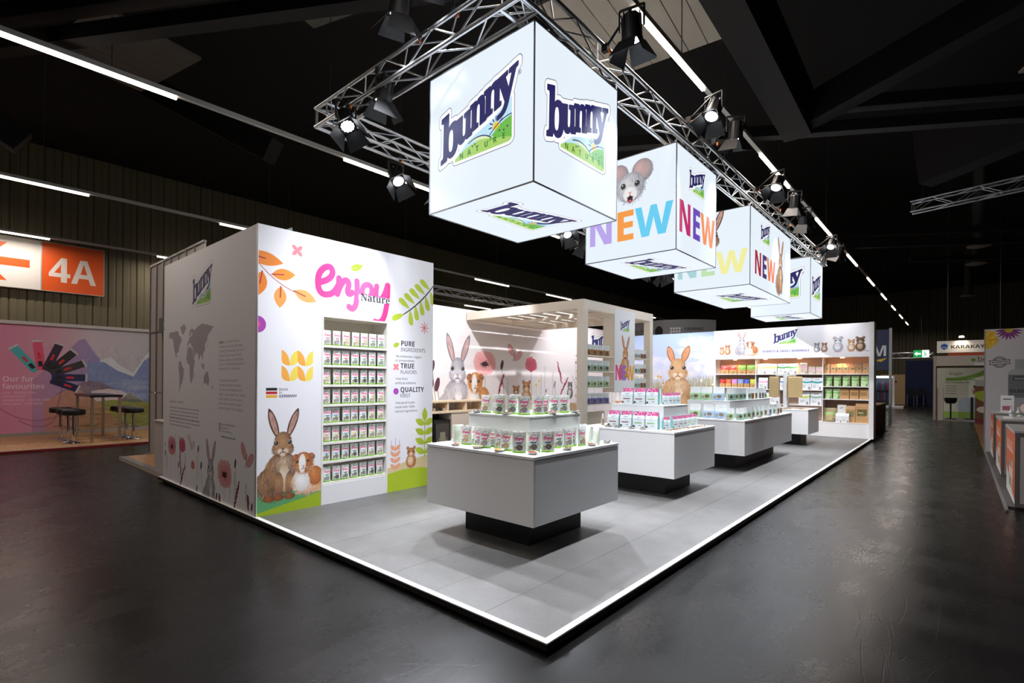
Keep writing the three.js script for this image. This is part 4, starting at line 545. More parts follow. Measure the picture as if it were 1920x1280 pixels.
for (const [label, p, q, power, angle, up] of [
  ['dark stage light on the inner truss just past the first cube', [-4.5, 4.85, -3.6], [-1.7, 1, -1.9], 60, 28, inner],
  ['dark stage light on the inner truss between the first two cubes', [-4.5, 4.85, -6.6], [-1.7, 1, -4.9], 65, 28, inner],
  ['dark stage light on the inner truss behind the long hanging box', [-4.5, 4.85, -9], [-1.7, 1, -8.1], 60, 28, inner],
  ['dark stage light on the inner truss at the far end of the long hanging box', [-4.5, 4.85, -10.6], [-1.7, 1, -9.7], 60, 28, inner],
  ['dark stage light on the inner truss aimed at the product shelf', [-4.5, 4.85, -11.8], [-2.2, 2.3, -15.4], 75, 36, inner],
  ['dark stage light on the inner truss aimed at the landscape partition', [-4.95, 4.85, -12.2], [-6.2, 1.9, -15.4], 60, 34, outer],
  ['dark stage light on the inner truss aimed at the kitchen unit', [-4.95, 4.85, -3.4], [-7.8, 1.7, -4.2], 40, 38, outer],
  ['dark stage light on the inner truss aimed at the grey rabbit print', [-4.95, 4.85, -5.4], [-7.8, 1.8, -6.3], 42, 38, outer],
  ['dark stage light on the inner truss above the pergola', [-4.95, 4.9, -7.8], [-7.8, 1.8, -8.5], 44, 38, outer],
  ['dark stage light on the inner truss past the pergola', [-4.95, 4.85, -11.2], [-7.8, 1.8, -11.6], 42, 38, outer]]) stageLight(label, p, q, { up, power, angle });

for (const [label, z0, z1, dx] of [['black power cable lying along the aisle-side truss beside the first two cubes', -1.2, -7.4, -0.15], ['black power cable lying along the aisle-side truss beside the long hanging box', -7.6, -14.4, -0.1]]) {
  const pts = []; for (let z = z0; z > z1; z -= 0.35) pts.push(new THREE.Vector3(-1.06 + dx + rr(-0.06, 0.06), TY + 0.03 + rr(0, 0.16), z));
  one('power_cable', label, 'cable', new THREE.TubeGeometry(new THREE.CatmullRomCurve3(pts), 160, 0.012, 6), black);
}

// ---------- pergola ----------
{
  const P = M('#f3e8d6', 0.55), t = thing('pergola', 'cream timber pergola with slatted roof, open shelves and a hanging banner', 'pergola', [-4.15, T, -6.72]);
  const x = (a) => a, y1 = 3.38, D = -3.28;                       // local: x back to the wall, z away
  for (const z of [0, D + 0.17]) span('post', P, t, -0.17, 0, 0, y1 - 0.2, z - 0.17, z);
  for (const z of [0, D + 0.17]) { span('roof_beam', P, t, -3.6, 0, y1 - 0.2, y1, z - 0.17, z); } span('roof_beam', P, t, -0.17, 0, y1 - 0.2, y1, D + 0.17, -0.17); span('roof_beam', P, t, -3.6, -3.43, y1 - 0.2, y1, D + 0.17, -0.17);
  for (let i = 0; i < 8; i++) span('roof_slat', P, t, -0.54 - i * 0.41, -0.22 - i * 0.41, y1 - 0.07, y1 - 0.03, D + 0.17, -0.17); span('roof_beam', P, t, -3.43, -0.17, y1 - 0.16, y1 - 0.08, D / 2 - 0.06, D / 2 + 0.06);
  span('banner_column', P, t, -0.3, -0.01, 1.36, y1 - 0.2, -2.28, -1.29); const b = mesh('banner', board(0.98, 1.94, 0.012), print(bannerPrint), t, [0.0, 2.34, -1.785]); b.rotation.y = Math.PI / 2;
  for (const y of [2.19, 1.845, 1.49, 1.11]) { span('shelf_board', P, t, -0.32, 0, y - 0.025, y, -1.28, -0.18); } for (const y of [2.2, 1.83, 1.46]) span('shelf_board', P, t, -0.32, 0, y - 0.025, y, D + 0.18, -2.29);
  for (const y of [2.05, 1.7, 1.32]) span('shelf_back', M('#f0d9cc', 0.6), t, -0.33, -0.32, y - 0.05, y, -1.28, -0.18);
  span('low_wall', M('#cfc3ae', 0.6), t, -0.3, -0.24, 0, 0.92, -1.28, -0.18);
}

// ---------- packages ----------
const memo = (f) => { const m = {}; return (...a) => (m[JSON.stringify(a)] ??= f(...a)); };
// front print in the left 45 % of each texture, sides in the middle, back at the right
function bagTex(draw, side = '#e9eeee', back = '#f4f6f4') {
  const t = canvas(256, 192, (g, W, H) => { g.fillStyle = back; g.fillRect(0, 0, W, H); g.fillStyle = side; g.fillRect(W * 0.45, 0, W * 0.1, H); g.save(); g.beginPath(); g.rect(0, 0, W * 0.45, H); g.clip(); draw(g, W * 0.45, H); g.restore(); g.save(); g.translate(W * 0.57, 0); g.fillStyle = '#a9b8a4'; for (let i = 0; i < 14; i++) g.fillRect(6, 60 + i * 7, rr(40, 84), 2.5); g.restore(); });
  return new THREE.MeshStandardMaterial({ map: t, roughness: 0.38 });
}
const kibble = (g, x, y, r, c) => { g.fillStyle = c; g.beginPath(); g.arc(x, y, r, 0, 7); g.fill(); for (let i = 0; i < 60; i++) { const a = rnd() * 6.3, q = Math.sqrt(rnd()) * r * 0.92; g.fillStyle = mixc(c, rnd() < 0.5 ? '#ffffff' : '#000000', rr(0, 0.3)); g.beginPath(); g.arc(x + Math.cos(a) * q, y + Math.sin(a) * q, r * 0.13, 0, 7); g.fill(); } };
const mini = (g, x, y, w) => { g.save(); g.translate(x, y); g.rotate(-0.18); txt(g, 'bunny', 0, 0, w * 0.34, '#2a2860', SERIF, 'bold', 'left', w); g.restore(); };
const treatTex = (bar, food) => bagTex((g, W, H) => {
  g.fillStyle = '#f3f6f4'; g.fillRect(0, 0, W, H); g.fillStyle = '#dcebe2'; g.fillRect(0, H * 0.5, W, H * 0.5); for (let i = 0; i < 5; i++) leaf(g, rr(0.02, 0.12) * W, rr(0.12, 0.4) * H, 14, 5, rr(-1, 1), ['#f0a58c', '#e9c19c'][i % 2]); leaf(g, W * 0.78, H * 0.24, 24, 12, -0.7, '#b7cf62');
  mini(g, W * 0.32, H * 0.2, W * 0.36); enjoy(g, W * 0.16, H * 0.22, W * 0.7, '#e0357f', '#e0357f'); g.fillStyle = bar; g.fillRect(W * 0.26, H * 0.49, W * 0.46, H * 0.06);
  kibble(g, W * 0.53, H * 0.73, W * 0.25, food); hamster(g, W * 0.2, H * 0.74, W * 0.09, { c: '#8a6a4c', d: '#2f241e' }); g.fillStyle = '#8fc73e'; g.beginPath(); g.moveTo(0, H); g.lineTo(0, H * 0.91); g.quadraticCurveTo(W * 0.5, H * 0.88, W, H * 0.93); g.lineTo(W, H); g.fill(); g.fillStyle = '#e6c23c'; g.beginPath(); g.arc(W * 0.84, H * 0.62, 6, 0, 7); g.fill(); g.fillStyle = '#555'; g.fillRect(W * 0.42, H * 0.03, W * 0.16, H * 0.02);
}, '#bcd67a', '#dfeada');
const treatName = ['pink', 'orange', 'red', 'green', 'navy', 'lilac', 'blue', 'yellow', 'dark green', 'lime'];
const treats = [['#e0296e', '#a79aa2'], ['#e6892c', '#c9b491'], ['#d3303a', '#8d8288'], ['#3d7a50', '#8f9a90'], ['#2c3f80', '#5b5348'], ['#b48fc4', '#b0a07e'], ['#3b79c4', '#86786a'], ['#e9c94a', '#b59a80'], ['#2f4a3a', '#7a7f78'], ['#6aa63a', '#6c6a6a']].map((a) => treatTex(...a));
const petalTex = (bar) => bagTex((g, W, H) => { g.fillStyle = '#e8eff0'; g.fillRect(0, 0, W, H); for (let i = 0; i < 130; i++) { g.fillStyle = ['#c0236e', '#e04a94', '#a81c5a', '#f07ab4'][i % 4]; g.beginPath(); g.ellipse(rnd() * W, rr(0, 0.22) * H, rr(3, 8), rr(3, 6), rr(0, 3), 0, 7); g.fill(); } mini(g, W * 0.34, H * 0.38, W * 0.36); g.strokeStyle = '#9fd0d6'; g.lineWidth = 2; g.beginPath(); g.ellipse(W * 0.55, H * 0.5, W * 0.12, H * 0.08, 0, 0, 7); g.stroke(); g.beginPath(); g.ellipse(W * 0.48, H * 0.44, W * 0.03, H * 0.07, -0.3, 0, 7); g.stroke(); g.fillStyle = bar; g.fillRect(W * 0.14, H * 0.63, W * 0.6, H * 0.055); kibble(g, W * 0.1, H * 0.86, W * 0.1, '#4a3f38'); g.fillStyle = '#9aa'; g.fillRect(W * 0.5, H * 0.78, W * 0.2, H * 0.06); }, '#7fc0c4', '#e8eff0');
const petals = ['#7a2440', '#6cae4a', '#2a8a9a'].map(petalTex);
const clearTex = (c, food) => bagTex((g, W, H) => { g.fillStyle = '#eef3f2'; g.fillRect(0, 0, W, H); g.strokeStyle = '#d3dad8'; for (let i = 0; i < 30; i++) { g.beginPath(); g.moveTo(rnd() * W, rnd() * H * 0.45); g.lineTo(rnd() * W, rnd() * H * 0.45); g.stroke(); } g.fillStyle = c; g.fillRect(0, H * 0.46, W, H * 0.54); kibble(g, W * 0.56, H * 0.7, W * 0.22, food); mini(g, W * 0.3, H * 0.97, W * 0.4); hamster(g, W * 0.16, H * 0.72, W * 0.09, { c: '#9a8a74', d: '#3a3028' }); }, '#d3e2dc', '#dfe9e6');
const clears = [['#b9d3ee', '#8b7a64'], ['#b5dcae', '#6f5a40'], ['#a87848', '#6a4526'], ['#7a74b0', '#4a4066'], ['#9fc4ad', '#5b4a38'], ['#8a7a80', '#5a4a4c']].map((a) => clearTex(...a));
const plainTex = memo((c0, c1, t1, tc = '#fff') => bagTex((g, W, H) => { g.fillStyle = c1; g.fillRect(0, 0, W, H); g.fillStyle = c0; g.fillRect(0, 0, W, H * 0.52); g.fillStyle = tc; g.beginPath(); g.ellipse(W * 0.5, H * 0.22, W * 0.14, H * 0.07, 0, 0, 7); g.globalAlpha = 0.5; g.fill(); g.globalAlpha = 1; txt(g, t1, W * 0.18, H * 0.44, 15, tc, SANS, 'bold'); for (let i = 0; i < 4; i++) leaf(g, W * 0.5, H * 0.9, 40, 9, -0.5 - i * 0.7, '#6b5a34'); }, mixc(c1, '#ffffff', 0.1), c1));
const bandTex = memo((band, body = '#eef0f0', ink = '#55585c') => bagTex((g, W, H) => { g.fillStyle = body; g.fillRect(0, 0, W, H); g.fillStyle = band; g.beginPath(); g.moveTo(0, H * 0.26); g.quadraticCurveTo(W * 0.5, H * 0.4, W, H * 0.26); g.lineTo(W, H * 0.42); g.quadraticCurveTo(W * 0.5, H * 0.54, 0, H * 0.42); g.fill(); mini(g, W * 0.3, H * 0.22, W * 0.42); g.fillStyle = ink; for (let i = 0; i < 5; i++) g.fillRect(W * 0.15, H * (0.62 + i * 0.05), rr(20, 50), 2); hamster(g, W * 0.78, H * 0.82, W * 0.1, { c: '#777', d: '#222' }); }, mixc(body, '#888888', 0.15), body));
const kraftTex = memo((o = {}) => bagTex((g, W, H) => { g.fillStyle = o.c ?? '#c79a68'; g.fillRect(0, 0, W, H); for (let i = 0; i < 300; i++) { g.globalAlpha = 0.15; g.fillStyle = rnd() < 0.5 ? '#fff' : '#6b4a26'; g.fillRect(rnd() * W, rnd() * H, 3, 1); } g.globalAlpha = 1; if (o.heart) { const x = W * 0.5, y = H * 0.52; g.fillStyle = '#f5efe2'; const hp = (k) => { g.beginPath(); g.moveTo(x, y + 34 * k); g.bezierCurveTo(x - 60 * k, y - 4 * k, x - 26 * k, y - 42 * k, x, y - 14 * k); g.bezierCurveTo(x + 26 * k, y - 42 * k, x + 60 * k, y - 4 * k, x, y + 34 * k); g.fill(); }; hp(1); g.fillStyle = '#857a3c'; hp(0.78); g.fillStyle = o.heart; g.fillRect(W * 0.55, 0, W * 0.3, H * 0.14); } if (o.patch) { g.fillStyle = o.patch; g.fillRect(W * 0.12, H * 0.3, W * 0.76, H * 0.34); g.fillStyle = '#f2e6c8'; for (let i = 0; i < 24; i++) { g.beginPath(); g.ellipse(rr(0.1, 0.9) * W, rr(0.05, 0.95) * H, rr(2, 7), rr(1, 3), rr(0, 3), 0, 7); g.globalAlpha = 0.5; g.fill(); } g.globalAlpha = 1; if (o.word) txt(g, o.word, W * 0.2, H * 0.52, 22, '#e9dcae', SANS, 'bold'); } }, mixc(o.c ?? '#c79a68', '#8a6a40', 0.35), o.c ?? '#c79a68'));
// shapes: a stand-up pouch, flat at the top and round at the foot, and a gusseted block bag
function pouchGeo(w, h, d) {
  const key = 'p' + [w, h, d]; if (geos[key]) return geos[key];
  const nu = 6, nv = 7, P = [], U = [], I = [];
  for (const s of [1, -1]) for (let j = 0; j <= nv; j++) for (let i = 0; i <= nu; i++) { const u = i / nu, v = j / nv, e = Math.pow(1 - Math.pow(Math.abs(2 * u - 1), 3), 0.7), th = (d / 2) * e * (v < 0.08 ? 0.9 : Math.pow(1 - v, 0.75) * 0.98 + 0.02) ; P.push((u - 0.5) * w * (1 - 0.06 * Math.sin(v * 3.1)), v * h, s * (th + 0.001)); U.push(s > 0 ? u * 0.45 : 1 - u * 0.45, v); }
  const N = (nu + 1) * (nv + 1);
  for (const s of [0, 1]) for (let j = 0; j < nv; j++) for (let i = 0; i < nu; i++) { const a = s * N + j * (nu + 1) + i, b = a + 1, c = a + nu + 1, e = c + 1; s ? I.push(a, c, b, b, c, e) : I.push(a, b, c, b, e, c); }
  for (let i = 0; i < nu; i++) { const a = i, b = i + 1, c = N + i, e = N + i + 1; I.push(a, c, b, b, c, e); const p = nv * (nu + 1) + i; I.push(p, p + 1, N + p, p + 1, N + p + 1, N + p); }
  const g = new THREE.BufferGeometry(); g.setAttribute('position', new THREE.Float32BufferAttribute(P, 3)); g.setAttribute('uv', new THREE.Float32BufferAttribute(U, 2)); g.setIndex(I); g.computeVertexNormals();
  return (geos[key] = g);
}
function blockGeo(w, h, d, k = 0.68, top = 0.012) {               // full depth up to k, then drawn together to a flat seam
  const key = 'g' + [w, h, d, k, top]; if (geos[key]) return geos[key];
  const prof = [[0, d / 2], [k, d / 2], [1 - (1 - k) * 0.35, top / 2 + d * 0.12], [1, top / 2]], P = [], U = [], quad = (a, b, c, e, u) => { for (const i of [0, 1, 2, 0, 2, 3]) { P.push(...[a, b, c, e][i]); U.push(...u[i]); } };
  for (let i = 0; i < 3; i++) {
    const [v0, z0] = prof[i], [v1, z1] = prof[i + 1], x = w / 2, xi = (v) => x * (v > k ? 1 : 1);
    quad([-xi(v0), v0 * h, z0], [xi(v0), v0 * h, z0], [xi(v1), v1 * h, z1], [-xi(v1), v1 * h, z1], [[0, v0], [0.45, v0], [0.45, v1], [0, v1]]);
    quad([x, v0 * h, -z0], [-x, v0 * h, -z0], [-x, v1 * h, -z1], [x, v1 * h, -z1], [[0.55, v0], [1, v0], [1, v1], [0.55, v1]]);
    const in0 = v0 > 0.5 ? (v0 - 0.5) * w * 0.12 : 0, in1 = v1 > 0.5 ? (v1 - 0.5) * w * 0.12 : 0;
    for (const s of [-1, 1]) for (const q of [-1, 1]) { const a = [s * x, v0 * h, q * s * z0], b = [s * (x - in0), v0 * h, 0], c = [s * (x - in1), v1 * h, 0], e = [s * x, v1 * h, q * s * z1]; q > 0 ? quad(a, b, c, e, [[0.46, v0], [0.5, v0], [0.5, v1], [0.46, v1]]) : quad(b, a, e, c, [[0.5, v0], [0.54, v0], [0.54, v1], [0.5, v1]]); }
  }
  quad([-w / 2, 0, -d / 2], [w / 2, 0, -d / 2], [w / 2, 0, d / 2], [-w / 2, 0, d / 2], [[0.47, 0], [0.53, 0], [0.53, 0.1], [0.47, 0.1]]);
  quad([-w / 2, h, top / 2], [w / 2, h, top / 2], [w / 2, h, -top / 2], [-w / 2, h, -top / 2], [[0.47, 0.9], [0.53, 0.9], [0.53, 1], [0.47, 1]]);
  const g = new THREE.BufferGeometry(); g.setAttribute('position', new THREE.Float32BufferAttribute(P, 3)); g.setAttribute('uv', new THREE.Float32BufferAttribute(U, 2)); g.computeVertexNormals();
  return (geos[key] = g);
}
const put = (name, label, category, geo, mat, x, y, z, turn, group) => { const m = one(name, label, category, geo, mat, [x, y, z], group); m.rotation.y = turn; return m; };
const handleGeo = new THREE.TorusGeometry(0.045, 0.005, 6, 12, Math.PI);
const clearName = ['blue', 'light green', 'tan', 'violet', 'sage', 'mauve'], petalName = ['dark red', 'green', 'teal'];
// pouches in the cabin niche: eight rows of seven
[[0, 0, 1, 1, 1, 3, 3], [2, 2, 2, 3, 3, 3, 3], [1, 1, 1, 4, 4, 4, 4], [0, 0, 2, 2, 2, 1, 1], [6, 6, 6, 6, 6, 7, 7], [1, 7, 6, 7, 1, 7, 5], [6, 6, 6, 4, 5, 5, 5], [3, 4, 8, 8, 8, 4, 8]].forEach((row, r) => {
  const y = [2.06, 1.805, 1.55, 1.292, 1.05, 0.8, 0.553, 0.28][r] + T, names = ['top', 'second', 'third', 'fourth', 'fifth', 'sixth', 'seventh', 'lowest'];
  row.forEach((v, i) => put('treat_pouch', `white treat pouch with a ${treatName[v]} label in the ${names[r]} row of the cabin niche`, 'pouch', pouchGeo(0.118, 0.196, 0.05), treats[v], cx0 - 0.05 + rr(-0.008, 0.008), y, cz0 - 0.9 - i * 0.137 + rr(-0.006, 0.006), Math.PI / 2 + rr(-0.1, 0.1), `${treatName[v]}-labelled pouches in the ${names[r]} row of the cabin niche`));
});
// first counter
const Y1 = 0.93 + T, Y2 = 1.266 + T, gp = pouchGeo(0.13, 0.195, 0.055);
const GL = 'treat pouches on the first counter top', GU = 'treat pouches on the riser of the first counter';
for (const [x, z, v, a] of [[-2.3, -1.38, 2, -1.9], [-2.23, -1.32, 2, -1.7], [-2.07, -1.29, 1, 0.3], [-2.13, -1.42, 1, 0.4], [-1.99, -1.36, 1, 0.15], [-1.88, -1.3, 0, 0.35], [-1.74, -1.24, 0, 0.3], [-1.75, -1.36, 0, 0.9], [-1.58, -1.3, 5, 0.6], [-1.45, -1.24, 5, 0.4], [-1.37, -1.33, 5, 0.3], [-1.26, -1.21, 4, 0.65], [-1.19, -1.34, 4, 0.75], [-1.1, -1.45, 4, 0.85], [-1.24, -1.62, 8, 0.9], [-1.2, -1.76, 8, 1.2], [-1.17, -1.9, 2, 1.3], [-1.2, -1.99, 8, 1.0], [-1.13, -2.09, 7, 1.5], [-1.37, -2.45, 6, 1.2], [-1.22, -2.36, 9, 2.6], [-1.1, -2.33, 9, 2.7]])
  put('treat_pouch', `white treat pouch with a ${treatName[v]} label on the top of the first square counter`, 'pouch', gp, treats[v], x, Y1, z, a, `${treatName[v]}-labelled ` + GL);
for (const [x, z, v, a] of [[-2.06, -1.62, 7, -0.8], [-1.98, -1.5, 7, 0.2], [-2.05, -1.78, 7, 1], [-1.84, -1.54, 9, 0.3], [-1.75, -1.47, 9, 0.35], [-1.95, -1.95, 9, 0.6], [-1.62, -1.53, 9, 0.5], [-1.46, -1.52, 2, 0.7], [-1.4, -1.67, 2, 0.9], [-1.42, -1.8, 2, 1.1], [-1.6, -2.1, 6, 2.4], [-1.42, -1.98, 8, 1.0], [-1.38, -2.1, 8, 1.1], [-1.43, -2.2, 8, 1.2]])
  put('treat_pouch', `white treat pouch with a ${treatName[v]} label on the riser of the first square counter`, 'pouch', gp, treats[v], x, Y2, z, a, `${treatName[v]}-labelled ` + GU);
// little bowls of samples
const bowlGeo = lathe([[0.001, 0.003], [0.03, 0], [0.035, 0.004], [0.055, 0.022], [0.06, 0.024], [0.056, 0.02], [0.035, 0.008], [0.001, 0.007]], 20), porcelain = M('#f6f6f4', 0.2);
const crumb = new THREE.IcosahedronGeometry(0.007, 0);
function bowl(where, x, y, z, c, group) {
  const t = thing('sample_bowl', `small white bowl of ${c[1]} samples ${where}`, 'bowl', [x, y, z], 0, group); mesh('dish', bowlGeo, porcelain, t);
  const parts = []; for (let i = 0; i < 26; i++) { const a = rnd() * 6.28, r = Math.sqrt(rnd()) * 0.042; parts.push(crumb.clone().rotateX(rnd() * 3).scale(rr(0.8, 1.5), rr(0.6, 1), rr(0.8, 1.5)).translate(Math.cos(a) * r, 0.015 + rnd() * 0.012, Math.sin(a) * r)); }
  const m = mesh('samples', mergeGeometries(parts), M(c[0], 0.7), t); m.userData.kind = 'stuff';
}
const or = ['#e0653a', 'orange'], be = ['#cdb98a', 'beige'], ye = ['#dfa94a', 'yellow'], rd = ['#a8452c', 'reddish'], br = ['#8a6442', 'brown'], dk = ['#2c2a30', 'dark'], gr = ['#5b5a40', 'green'];
[[-2.37, -1.42, be], [-2.1, -1.16, or], [-1.77, -1.15, be], [-1.45, -1.13, ye], [-1.1, -1.22, rd], [-1.04, -1.69, br], [-1.05, -2.16, rd], [-1.06, -2.48, dk]].forEach(([x, z, c]) => bowl('on the top of the first square counter', x, Y1, z, c, 'sample bowls on the first counter'));
[[-2.06, -1.44, dk], [-1.62, -1.43, br], [-1.32, -1.82, rd], [-1.32, -2.22, gr]].forEach(([x, z, c]) => bowl('on the riser of the first square counter', x, Y2, z, c, 'sample bowls on the first riser'));
// second counter
const big = blockGeo(0.18, 0.25, 0.1, 0.6), small = blockGeo(0.1, 0.18, 0.06, 0.6);
[[-2.04, -4.36, 0], [-1.84, -4.38, 0], [-1.62, -4.36, 1], [-1.43, -4.38, 1]].forEach(([x, z, v]) => put('petal_bag', `large pale bag with a pink petal top and ${v ? 'green' : 'dark red'} label on the second counter`, 'bag', big, petals[v], x, Y1, z, 0.12, `large petal bags with ${v ? 'green' : 'dark red'} labels on the second counter`));
[[-1.28, -4.5], [-1.26, -4.75], [-1.25, -4.92], [-1.25, -5.08], [-1.27, -5.3], [-1.27, -5.5]].forEach(([x, z], i) => { const v = i === 0 ? 2 : i > 3 ? 1 : 0; put('petal_bag', `small pale bag with a pink petal top and ${petalName[v]} label on the second counter`, 'bag', small, petals[v], x, Y1, z, 1.0 + rr(-0.2, 0.2), `small petal bags with ${petalName[v]} labels on the second counter`); });
[[-2.33, -4.5], [-2.25, -4.55]].forEach(([x, z]) => put('seed_pouch', 'slim white pouch with a brown seed window on the second counter', 'pouch', pouchGeo(0.07, 0.18, 0.05), clears[2], x, Y1, z, 1.9, 'slim seed pouches on the second counter'));
[[-1.98, -4.68, 0], [-1.785, -4.7, 0], [-1.59, -4.72, 1]].forEach(([x, z, v]) => put('petal_bag', `large pale bag with a pink petal top and ${v ? 'green' : 'dark red'} label on the second riser`, 'bag', big, petals[v], x, Y2, z, 0.12, `large petal bags with ${v ? 'green' : 'dark red'} labels on the second riser`));
[[-1.46, -4.88], [-1.46, -5.02], [-1.46, -5.14], [-1.45, -5.27]].forEach(([x, z], i) => { const v = i ? 0 : 2; put('petal_bag', `small pale bag with a pink petal top and ${petalName[v]} label on the second riser`, 'bag', small, petals[v], x, Y2, z, 0.8 + rr(-0.3, 0.3), `small petal bags with ${petalName[v]} labels on the second riser`); });
put('carton', 'pale blue carton behind the petal bags on the second riser', 'carton', box(0.12, 0.24, 0.08), M('#bfe0e6', 0.5), -1.75, Y2 + 0.12, -5.2, 0.3);
for (const [x, z] of [[-2.15, -4.64], [-2.15, -4.78]]) { const t = thing('spray_bottle', 'small white spray bottle with a tan label on the second riser', 'bottle', [x, Y2, z], 0, 'spray bottles on the second riser'); mesh('body', lathe([[0.001, 0], [0.028, 0], [0.03, 0.01], [0.03, 0.1], [0.014, 0.125], [0.012, 0.14]], 14), M('#efe7e0', 0.35), t); mesh('label_band', cyl(0.0305, 0.0305, 0.03, 14), M('#d98a6a', 0.5), t, [0, 0.03, 0]); mesh('cap', cyl(0.012, 0.014, 0.03, 10), porcelain, t, [0, 0.152, 0]); mesh('nozzle', box(0.035, 0.014, 0.014), porcelain, t, [0.012, 0.172, 0]); }
[[-2.1, -4.26], [-1.95, -4.27], [-1.7, -4.24], [-1.52, -4.25]].forEach(([x, z], i) => bowl('in front of the petal bags on the second counter', x, Y1, z, i % 2 ? dk : br, 'sample bowls on the second counter'));
{ const parts = []; for (let i = 0; i < 170; i++) { const u = rnd(); parts.push(crumb.clone().scale(rr(0.8, 1.7), 0.8, rr(0.8, 1.7)).rotateY(rnd() * 3).translate(-1.2 + u * 0.1 + rr(-0.05, 0.05), Y1 + 0.006, -4.3 - u * 1.25)); } const m = one('spilled_pellets', 'strip of loose beige pellets along the edge of the second counter', 'pellets', mergeGeometries(parts), M('#8a7350', 0.8)); m.userData.kind = 'stuff'; }
// third counter
const wide = blockGeo(0.2, 0.26, 0.1, 0.45), mid = blockGeo(0.13, 0.21, 0.07, 0.5);
[[-1.97, -7.35, 1], [-1.72, -7.4, 0], [-1.47, -7.32, 0]].forEach(([x, z, v]) => put('clear_bag', `wide clear bag with a ${v ? 'green' : 'blue'} label on the long counter`, 'bag', wide, clears[v], x, Y1, z, 0.15, `wide clear bags with ${v ? 'green' : 'blue'} labels on the long counter`));
[[-1.28, -7.25, 1, 0.3], [-1.12, -7.27, 4, 0.5], [-1.15, -7.55, 4, 0.9], [-1.16, -7.85, 1, 1.2], [-1.17, -8.15, 4, 1.4], [-1.16, -8.4, 1, 1.4], [-1.17, -8.7, 4, 1.4], [-1.17, -9.0, 2, 1.5], [-1.17, -9.35, 3, 1.5], [-1.17, -9.65, 4, 1.5], [-1.16, -9.95, 2, 1.5], [-1.17, -10.2, 2, 1.5]].forEach(([x, z, v, a]) => put('clear_bag', `narrow clear bag with a ${clearName[v]} label on the top of the long counter`, 'bag', mid, clears[v], x, Y1, z, a, `narrow ${clearName[v]} bags on the long counter`));
[[-2.03, -7.52, 1, 0.1], [-1.81, -7.52, 1, 0.1], [-1.58, -7.52, 0, 0.1]].forEach(([x, z, v, a]) => put('clear_bag', `wide clear bag with a ${v ? 'green' : 'blue'} label on the long riser`, 'bag', wide, clears[v], x, Y2, z, a, `wide clear bags with ${v ? 'green' : 'blue'} labels on the long riser`));
[[-1.41, -7.62, 4, 0.9], [-1.44, -7.82, 4, 0.9], [-1.44, -8.02, 1, 1.1], [-1.43, -8.25, 4, 1.2], [-1.44, -8.5, 4, 1.3], [-1.43, -8.8, 4, 1.4], [-1.44, -9.05, 2, 1.4], [-1.44, -9.3, 2, 1.5], [-1.43, -9.55, 5, 1.5], [-1.44, -9.8, 5, 1.5], [-1.44, -10.0, 1, 1.5]].forEach(([x, z, v, a]) => put('clear_bag', `narrow clear bag with a ${clearName[v]} label on the long riser`, 'bag', blockGeo(0.13, 0.23, 0.07, 0.5), clears[v], x, Y2, z, a, `narrow ${clearName[v]} bags on the long riser`));
[[-2.11, -7.74], [-2.1, -7.87]].forEach(([x, z]) => put('seed_pouch', 'slim white pouch with a brown seed window on the long riser', 'pouch', pouchGeo(0.07, 0.2, 0.05), clears[2], x, Y2, z, 1.6, 'slim seed pouches on the long riser'));
[[-1.07, -7.75], [-1.06, -8.3], [-1.06, -8.95], [-1.06, -9.6], [-1.3, -7.17]].forEach(([x, z], i) => bowl('on the top of the long counter', x, Y1, z, [br, or, gr, br, be][i], 'sample bowls on the long counter'));
// fourth counter: a post with paper carriers
{ const t = thing('bag_stand', 'white post with two cross arms standing on the smallest counter', 'stand', [-1.62, Y1, -12.75]); mesh('foot', box(0.3, 0.015, 0.3), lamTop, t, [0, 0.008, 0]); mesh('post', rbox(0.12, 0.95, 0.12, 0.004), lamTop, t, [0, 0.49, 0]); mesh('cross_arm', box(0.5, 0.03, 0.03), lamTop, t, [0, 0.88, 0.05]); }
const carrierMat = kraftTex({ c: '#bfa677' });
for (const [x, w, a, d] of [[-1.87, 0.24, 0.05, 'narrow'], [-1.38, 0.34, 0.45, 'wide']]) { const t = thing('paper_carrier', `plain ${d} brown paper carrier bag hanging on the white post`, 'paper bag', [x, Y1 + 0.3, -12.6], a); mesh('bag_body', blockGeo(w, 0.55, 0.14, 0.8, 0.1), carrierMat, t); for (const k of [-1, 1]) { const h = mesh('handle', handleGeo, M('#a88a58', 0.8), t, [0, 0.55, k * 0.04]); } }
for (let i = 0; i < 7; i++) { const m = put('paper_sample', 'flat sheet of kraft paper lying on the smallest counter', 'paper', rbox(0.2, 0.012, 0.14, 0.003), M(['#b98f5c', '#efeeea', '#a87f4c'][i % 3], 0.8), -1.85 + i * 0.12, Y1 + 0.006 + (i % 2) * 0.012, -12.42 + rr(-0.05, 0.05), rr(-0.5, 0.5), 'kraft sheets on the smallest counter'); }
// pergola shelves
[2.19, 1.845, 1.49, 1.11].forEach((y, r) => { for (let i = 0; i < 4; i++) { const t = put('flower_pouch', `white flower pouch with a round window on the ${['top', 'second', 'third', 'lowest'][r]} left shelf of the pergola`, 'pouch', pouchGeo(0.17, 0.24, 0.07), [clears[2], clears[4], clears[1], clears[3]][r], -4.24, T + y, -7.03 - i * 0.26, Math.PI / 2 - 0.5, `flower pouches on the ${['top', 'second', 'third', 'lowest'][r]} left shelf of the pergola`); } });
